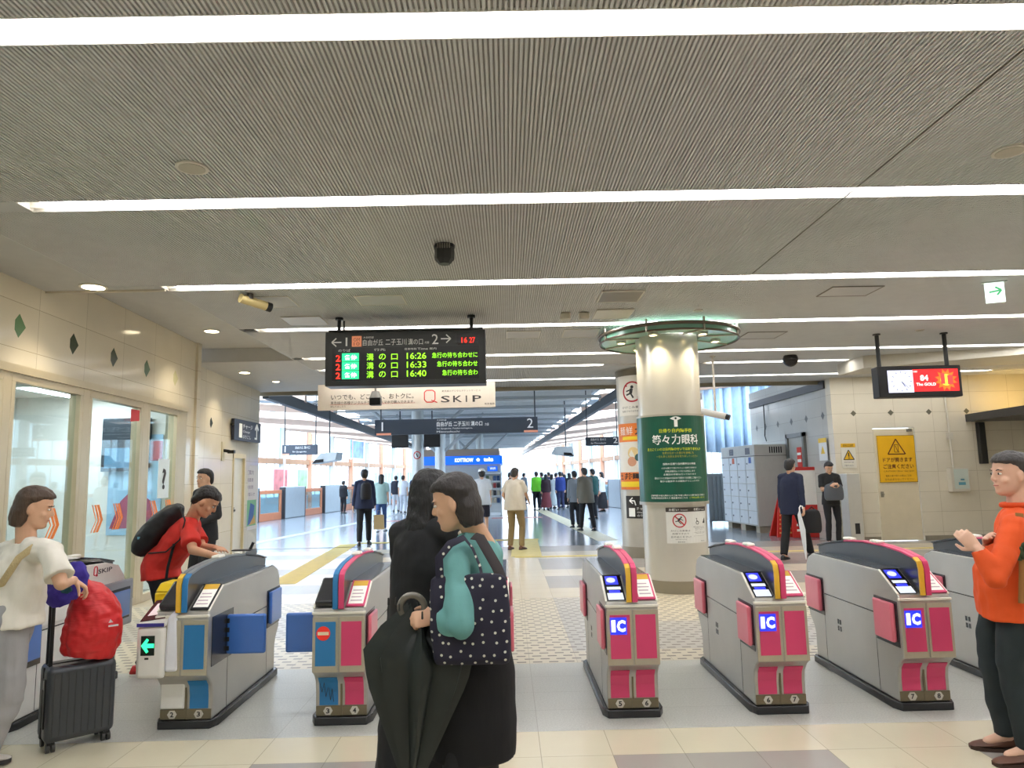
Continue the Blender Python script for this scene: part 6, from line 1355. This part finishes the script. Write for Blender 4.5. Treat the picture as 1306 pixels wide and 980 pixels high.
# suitcase
A_ = math.radians(42); sc_ = thing('suitcase', 'dark grey hard-shell suitcase standing on wheels beside the person in wide grey trousers', 'suitcase', (-2.655, 4.62, 0), A_)
b = B(); b.box(-.185, .185, -.115, .115, .055, .485)
b.build('shell', M((62, 66, 72), .35, .15, coat=.25), sc_, bevel=.035, seg=4)
b = B(); b.box(-.191, -.18, -.02, .02, .07, .475); b.box(-.17, .17, -.012, .012, .48, .49); b.box(.18, .191, -.012, .012, .07, .475); b.build('zip_band', m_blk, sc_, bevel=.004)
b = B(); b.box(-.191, -.184, -.09, -.035, .14, .42); b.build('side_handle', m_blk, sc_, bevel=.006); b = B(); b.box(-.195, -.191, -.08, -.05, .36, .41); b.build('lock', M((120, 120, 124), .3, .6), sc_)
b = B(); [b.box(-.15+k*.0375, -.146+k*.0375, -.118, -.114, .09, .45) for k in range(9)]; b.build('groove', M((48, 51, 56), .4), sc_)
for sx_ in (-1, 1):
    for sy_ in (-1, 1):
        b = B(); b.box(sx_*.145-.02, sx_*.145+.02, sy_*.078-.018, sy_*.078+.018, .035, .062); fk = b.build('wheel_fork', m_blk, sc_, bevel=.004)
        b = B()
        for o_ in (-.014, .014): b.cyl((sx_*.145-.009+o_, sy_*.078, .026), (sx_*.145+.009+o_, sy_*.078, .026), .026, n=18)
        b.build('wheel', M((60, 58, 56), .5), fk, smooth=40)
b = B(); b.box(-.17, -.15, -.05, -.03, .48, .90); b.box(-.17, -.15, .03, .05, .48, .90); b.box(-.175, -.145, -.06, .06, .90, .925); b.build('telescopic_handle', m_blk, sc_, bevel=.004)
b = B(); b.tube([(.09, 0, .48), (.10, 0, .50), (.14, 0, .50), (.15, 0, .48)], .008, 8); b.build('top_grip', m_blk, sc_, smooth=50)
# red pack on it
rp_ = thing('red_pack', 'bright red covered backpack lying on top of the dark suitcase', 'bag', (-2.58, 4.62, .50), A_)
b = B(); b.loft(rings_of(spl([Vector(p) for p in ((-.02, 0, .005), (-.01, 0, .06), (.0, 0, .18), (-.01, 0, .30), (-.045, 0, .40), (-.075, 0, .46))], 4), spl([.13, .16, .165, .14, .085, .025], 4), spl([.10, .12, .13, .115, .075, .02], 4), Vector((1, 0, 0)), 28))
o = body_obj('cover', b, M((206, 32, 36), .45, bump=.7, bs=14, stretch=(.5, .5, 2.2), coat=.1), rp_, .007, 2, .03, .07); bake(o)
b = B(); b.box(.05, .105, -.142, -.138, .19, .2); b.prism([(.05, .215), (.06, .235), (.075, .215)], -.142, -.139, 'Y'); b.build('logo_mark', M((230, 224, 224)), rp_)
tw2 = thing('folded_jacket', 'purple and green cloth draped over the suitcase handle', 'cloth', tuple(at(93, 770, 4.42)))
b = B(); b.loft(rings_of(spl([Vector(p) for p in ((.07, .0, .19), (.03, -.01, .17), (-.02, -.02, .12), (-.07, -.02, .05), (-.06, -.01, -.01))], 4), spl([.05, .085, .095, .10, .07], 4), spl([.035, .05, .055, .055, .035], 4), Vector((.6, 0, -.8)), 24))
o = body_obj('cloth', b, M((56, 40, 140), .8, bump=.6, bs=20), tw2, .006, 3, .014, .05); bake(o)
b = B(); b.ell((-.015, -.06, .10), (.045, .022, .035), 14, 8); o = body_obj('lining', b, M((24, 74, 84), .8, bump=.5, bs=30), tw2, .006, 1, .02, .04); bake(o)

# ------------------------------------------------------------------ man in red leaning on gate 2/3
pr, jr, Rr = person('person in a red football shirt with a black backpack leaning on the ticket gate', (-2.92, 6.22, 0), math.radians(-84), 1.70,
    J=dict(lf=(-2.84, 6.36, 0), rf=(-3.02, 6.12, 0), hip=(at(206, 722, 6.22).x, 6.22, .86), chest=at(232, 686, 6.15), neck=at(247, 662, 6.12), head=at(263, 640, 6.08), rs=at(240, 674, 5.97), re=at(246, 702, 5.78), rh=at(277, 710, 5.62), ls=at(246, 672, 6.30), le=at(258, 698, 6.2), lh=at(275, 699, 6.0)),
    hpitch=math.radians(-38), top=(206, 44, 34), sleeve='short', bottom='trousers', bcol=(26, 26, 30), hair=(34, 28, 26), hstyle='short', vox=.0075, hem=-.10, toploose=1.12, shoes=(196, 40, 40), sole=(226, 222, 216), fold=.022, hn={'r': (0, 0, -1), 'l': (0, 0, -1)}, hcurl=.35, skin=(206, 154, 120))
bp = thing('backpack', 'black backpack on the back of the person in the red shirt', 'backpack', tuple(at(202, 678, 6.2))); lo = Vector(bp.location)
b = B(); ax = (at(222, 656, 6.2)-at(184, 703, 6.2)); b.loft(rings_of(spl([at(178, 706, 6.18)-lo, at(186, 694, 6.18)-lo, at(202, 676, 6.18)-lo, at(220, 656, 6.18)-lo, at(230, 645, 6.18)-lo], 4), spl([.10, .15, .16, .13, .06], 4), spl([.06, .10, .11, .085, .04], 4), Vector((0, 1, 0)), 24))
o = body_obj('pack', b, M((24, 24, 26), .6, bump=.4, bs=20), bp, .01, 2, .02, .08); bake(o)
b = B(); b.tube([at(230, 648, 6.08)-lo, at(236, 664, 5.9)-lo, at(230, 688, 5.92)-lo, at(212, 704, 5.98)-lo, at(190, 706, 6.06)-lo], .014, 8, flat=.4); b.tube([at(222, 694, 5.97)-lo, at(214, 724, 5.99)-lo, at(212, 738, 6.0)-lo], .012, 8, flat=.4); b.build('strap', M((22, 22, 24), .7), bp, smooth=50)
b = B(); b.box(-.09, .0, -.20, -.19, -.03, -.01); b.build('label', M((90, 150, 170)), bp, loc=(.0, .03, -.02))
ph = thing('phone_holder', 'black phone lying on the ticket gate by the hands of the person in red', 'phone', (-2.07, 5.72, 1.012)); b = B(); b.box(-.075, .075, -.03, .03, .008, .018); b.build('phone', m_blk, ph, bevel=.004); b = B(); b.cyl((.06, .0, .015), (.085, 0, .07), .012, n=10); b.build('stub', m_blk, ph)
# person in black behind
person('person in a dark suit with a white collar standing behind the person in red', (-3.84, 9.3, 0), math.radians(150), 1.72, top=(28, 28, 32), sleeve='long', bcol=(24, 24, 28), hair=(28, 26, 26), vox=.014, lh=(-.14, .22, 1.05), rh=(.14, .2, .95))

# ------------------------------------------------------------------ man in orange
po, jo, Ro = person('person in a bright orange long-sleeved shirt with folded arms, dark trousers and brown shoes', (2.86, 4.1, 0), math.radians(80), 1.74,
    J=dict(rf=(flr(1287, 958).x, flr(1287, 958).y, 0), lf=(flr(1312, 975).x, flr(1312, 975).y-.02, 0), hip=(at(1296, 800, 4.08).x, 4.08, .93), chest=at(1298, 712, 4.1), neck=at(1297, 643, 4.1), head=at(1289, 605, 4.1), ls=at(1296, 672, 3.90), le=at(1270, 738, 3.80), lh=at(1247, 700, 3.86), rs=at(1300, 668, 4.30), re=at(1270, 725, 4.32), rh=at(1262, 694, 4.14)),
    hyaw=math.radians(10), top=(226, 84, 24), sleeve='long', bottom='trousers', bcol=(30, 40, 42), hair=(60, 56, 54), hstyle='short', vox=.006, hem=-.20, toploose=1.2, girth=1.08, shoes=(92, 58, 40), sole=(60, 40, 30), fold=.03, hdir={'l': at(1229, 684, 3.9)-at(1247, 700, 3.86)}, hn={'l': (.4, .8, .2)}, lcurl=.8, skin=(220, 176, 150))
c = jo['neck']; b = B(); b.tube([c+Vector((.07*math.cos(t)-.005, .066*math.sin(t), -.005-.02*math.cos(t)*0)) for t in [2*PI*k/16 for k in range(17)]], .016, 8); b.build('collar', M((214, 76, 22), .8), po, smooth=50)
gb_ = thing('green_bundle', 'dark green leafy bundle tucked under the arm of the person in orange', 'bundle', tuple(at(1299, 702, 3.86))); b = B()
random.seed(5)
for k in range(26):
    a, e_ = random.uniform(0, 2*PI), random.uniform(-1, 1); d_ = Vector((math.cos(a)*math.cos(e_), math.sin(a)*math.cos(e_), math.sin(e_)))
    b.ell(d_*.035, (.034, .012, .024), 8, 6, R=rotm(random.uniform(0, 6), random.uniform(-1, 1), random.uniform(-1, 1)))
b.tube([(0, -.01, -.02), (.02, -.02, -.1), (.0, -.02, -.16)], .008, 6); b.build('leaves', M((52, 74, 46), .6), gb_, smooth=60)
tag(B().tube([at(1300, 655, 3.88), at(1305, 700, 3.84), at(1304, 770, 3.84)], .022, 8, flat=.3).build('strap_band', M((150, 104, 50), .7), smooth=50), 'tan strap hanging down the front of the person in orange', 'strap')

# ------------------------------------------------------------------ people further off
def kit(*a, **k): return person(*a, **k)
p_, j_, _ = kit('person in a navy jacket with a black backpack walking away on the left platform', (-3.42, 17.4, 0), math.radians(8), 1.78, lf=(-.1, -.18, 0), rf=(.1, .22, 0), lh=(-.28, .0, .78), rh=(.27, .1, .76), top=(30, 38, 66), sleeve='long', bcol=(24, 24, 28), vox=.016, toploose=1.2)
def smallpack(p, w_, h_, d_, col, label, name='backpack', cat='backpack', rz=0):
    t = thing(name, label, cat, p, rz); b = B(); b.loft(rings_of(spl([Vector((0, 0, 0)), Vector((0, 0, h_*.15)), Vector((0, 0, h_*.6)), Vector((0, 0, h_*.9)), Vector((0, 0, h_))], 3), spl([w_*.4, w_*.5, w_*.5, w_*.42, w_*.2], 3), spl([d_*.4, d_*.5, d_*.5, d_*.4, d_*.15], 3), Vector((1, 0, 0)), 16)); b.build('pack', M(col, .7, bump=.3, bs=20), t, smooth=60)
    b = B(); b.tube([(-w_*.2, 0, h_*.95), (0, 0, h_*1.1), (w_*.2, 0, h_*.95)], .012, 6); b.build('grip', M(col, .7), t, smooth=50); return t
smallpack((-3.34, 17.2, 1.08), .26, .4, .18, (26, 24, 28), 'small black backpack on the person in the navy jacket')
t = thing('paper_bag', 'tan paper carrier bag held by the person in the navy jacket', 'bag', (-3.08, 17.5, .36))
b = B(); b.hexa([(-.12, -.06, 0), (.12, -.06, 0), (.12, .06, 0), (-.12, .06, 0), (-.13, -.03, .34), (.11, -.03, .34), (.11, .03, .34), (-.13, .03, .34)]); b.build('bag_body', M((206, 182, 134), .7), t, bevel=.006)
b = B(); b.tube([(-.06, 0, .34), (-.04, 0, .44), (.03, 0, .44), (.05, 0, .34)], .006, 6); b.build('cord_grip', M((190, 160, 110), .7), t)
kit('person in a pale green top and blue jeans walking away beside the platform', (-3.78, 21.8, 0), 0.0, 1.68, lf=(-.08, -.15, 0), rf=(.08, .2, 0), top=(150, 176, 168), sleeve='short', bottom='slim', bcol=(52, 76, 116), hstyle='long', vox=.02, shoes=(220, 220, 220))
kit('person in a cream T-shirt, khaki trousers and sandals standing at the tactile paving', (.16, 15.55, 0), math.radians(-25), 1.72, lf=(-.13, 0, 0), rf=(.13, .02, 0), lh=(-.26, .18, .98), rh=(.2, .3, 1.0), top=(214, 204, 186), sleeve='short', bcol=(150, 128, 88), vox=.014, toploose=1.3, hair=(60, 54, 50), shoes=(110, 70, 50), girth=1.05)
kit('person in a grey-brown jacket and black trousers walking away towards the crowd', (2.22, 20.2, 0), math.radians(18), 1.74, lf=(-.12, .2, 0), rf=(.14, -.12, 0), top=(112, 108, 96), sleeve='coat', bcol=(26, 24, 26), vox=.018, toploose=1.25, hem=-.16, hair=(70, 66, 62), lean=(0, .05))
kit('person in a grey coat half hidden behind the person in the grey-brown jacket', (2.02, 21.6, 0), math.radians(10), 1.66, top=(130, 136, 142), sleeve='long', bcol=(30, 30, 34), vox=.022, hem=-.15)
kit('person in a dark green top beyond the person in the grey-brown jacket', (3.05, 25.6, 0), math.radians(30), 1.74, top=(24, 70, 66), sleeve='long', bcol=(30, 30, 34), vox=.024)
kit('person in a white top and long black skirt near the right platform doors', (4.0, 30.4, 0), math.radians(60), 1.64, top=(222, 220, 214), sleeve='long', bottom='dress', bcol=(24, 22, 26), hstyle='long', vox=.024)
ps_, jsu, _ = kit('person in a navy suit jacket and black trousers walking with a white umbrella', (4.86, 12.55, 0), math.radians(-50), 1.74, lf=(-.06, -.16, 0), rf=(.14, .42, 0), lh=(-.2, .1, .86), rh=(.28, -.0, .8), top=(28, 36, 62), sleeve='long', bcol=(18, 18, 20), vox=.013, hem=-.14, hair=(40, 36, 34), toploose=1.15)
um2 = thing('umbrella', 'closed white umbrella hanging from the hand of the person in navy', 'umbrella', (4.93, 12.25, 0)); b = B(); b.tube([(0, 0, .86), (-.01, 0, .8), (.03, 0, .55), (.05, .02, .3), (.06, .02, .06)], [.014, .03, .045, .03, .006], 12); b.build('canopy', M((222, 226, 230), .5, alpha=None), um2, smooth=60)
b = B(); b.tube([(0, 0, .84), (0, 0, .92), (.02, 0, .95), (.05, 0, .94), (.055, 0, .9)], .012, 8); b.build('handle', M((236, 236, 236), .3), um2, smooth=60)
smallpack((5.22, 12.45, .48), .3, .40, .16, (20, 20, 22), 'large black bag carried by the person in navy', 'shoulder_bag', 'bag')
kit('person in black holding a phone, in white shoes, by the cream wall', (6.72, 15.05, 0), math.radians(176), 1.70, lf=(-.1, 0, 0), rf=(.1, 0, 0), lh=(-.07, .28, 1.22), rh=(.07, .28, 1.22), top=(26, 26, 28), sleeve='short', bottom='slim', bcol=(22, 22, 26), vox=.014, shoes=(232, 230, 226), sole=(230, 230, 226), hpitch=math.radians(-25))
t = smallpack((6.70, 14.83, .92), .4, .34, .16, (88, 92, 98), 'grey shoulder bag worn in front by the person holding a phone', 'shoulder_bag', 'bag')
t = thing('phone', 'small dark phone in the hands of the person in black', 'phone', (6.70, 14.72, 1.26)); b = B(); b.box(-.035, .035, -.005, .005, 0, .14); b.build('case', m_blk, t, bevel=.003)
pc_, jc, Rc = kit('person in a white T-shirt, dark shorts and a white cap seen from behind', (-.64, 18.6, 0), math.radians(5), 1.74, lf=(-.1, .1, 0), rf=(.1, -.1, 0), top=(222, 228, 236), sleeve='short', bottom='shorts', bcol=(38, 36, 52), vox=.016, toploose=1.2, shoes=(220, 220, 220))
cp = thing('cap', 'white cap on the person in dark shorts', 'cap', tuple(Vector(pc_.location)+jc['head']+Vector((0, 0, .04)))); b = B(); b.ell((0, 0, .03), (.095, .11, .085), 16, 8); b.box(-.07, .07, .08, .17, .0, .012); b.build('crown', M((236, 236, 236), .7), cp, smooth=60)
kit('person in dark navy clothes standing by the magazine rack', (.12, 29.5, 0), math.radians(-80), 1.70, top=(28, 30, 48), sleeve='long', bcol=(34, 38, 60), vox=.024)
crowd = [(684, 33, (130, 236, 60), (24, 24, 30), 'trousers', 'long', 'person in a fluorescent green top in the crowd', 1.72), (691, 36, (24, 60, 60), (30, 30, 34), 'trousers', 'long', 'person in dark green behind the fluorescent green top', 1.7),
         (696, 32.6, (50, 30, 36), (120, 56, 60), 'dress', 'long', 'person in a dark top and dull red skirt in the crowd', 1.6), (703.5, 34.4, (196, 200, 200), (206, 210, 206), 'dress', 'long', 'person in long pale clothes in the crowd', 1.6),
         (709, 35, (214, 190, 200), (60, 80, 110), 'trousers', 'short', 'person in a pink-white top and jeans in the crowd', 1.66), (714.5, 33, (40, 60, 130), (50, 56, 90), 'trousers', 'long', 'person in a blue top in the crowd', 1.7),
         (720, 35.5, (120, 36, 56), (30, 26, 30), 'dress', 'long', 'person in a maroon top in the crowd', 1.58), (726, 34.8, (22, 20, 24), (20, 18, 22), 'dress', 'long', 'person in a long black robe in the crowd', 1.64),
         (732, 35.5, (216, 218, 222), (90, 96, 110), 'trousers', 'short', 'person in a white top at the right end of the crowd', 1.68), (700, 39, (30, 34, 60), (36, 36, 40), 'trousers', 'long', 'person in navy at the back of the crowd', 1.72), (717, 40, (226, 226, 226), (40, 40, 46), 'trousers', 'short', 'person in white at the back of the crowd', 1.7),
         (529, 30, (36, 44, 70), (40, 46, 70), 'trousers', 'long', 'person in navy left of the woman in black', 1.72), (514, 33, (222, 224, 228), (196, 200, 206), 'trousers', 'short', 'person in white clothes far off on the left platform', 1.68), (505, 34.5, (36, 38, 50), (200, 202, 206), 'trousers', 'long', 'person in a dark top and pale trousers far off on the left platform', 1.68),
         (438, 34, (28, 28, 32), (26, 26, 30), 'trousers', 'long', 'person in black bending by the left platform doors', 1.5), (668, 41, (120, 128, 136), (50, 54, 60), 'trousers', 'long', 'person in grey just right of the person in khaki trousers', 1.7)]
random.seed(11)
for px, Y, tc_, bc_, bt, sl, lab, H_ in crowd:
    X = at(px, 610, Y).x; st_ = random.uniform(-.15, .15)
    kit(lab, (X, Y, 0), random.uniform(-.8, .8), H_, lf=(-.1, st_, 0), rf=(.1, -st_, 0), top=tc_, sleeve=sl, bottom=bt, bcol=bc_, hair=random.choice([(30, 26, 24), (46, 36, 30), (24, 22, 24)]), hstyle='long' if bt == 'dress' else 'short', vox=.028)

# ------------------------------------------------------------------ tidy up
bpy.data.objects.remove(_to)
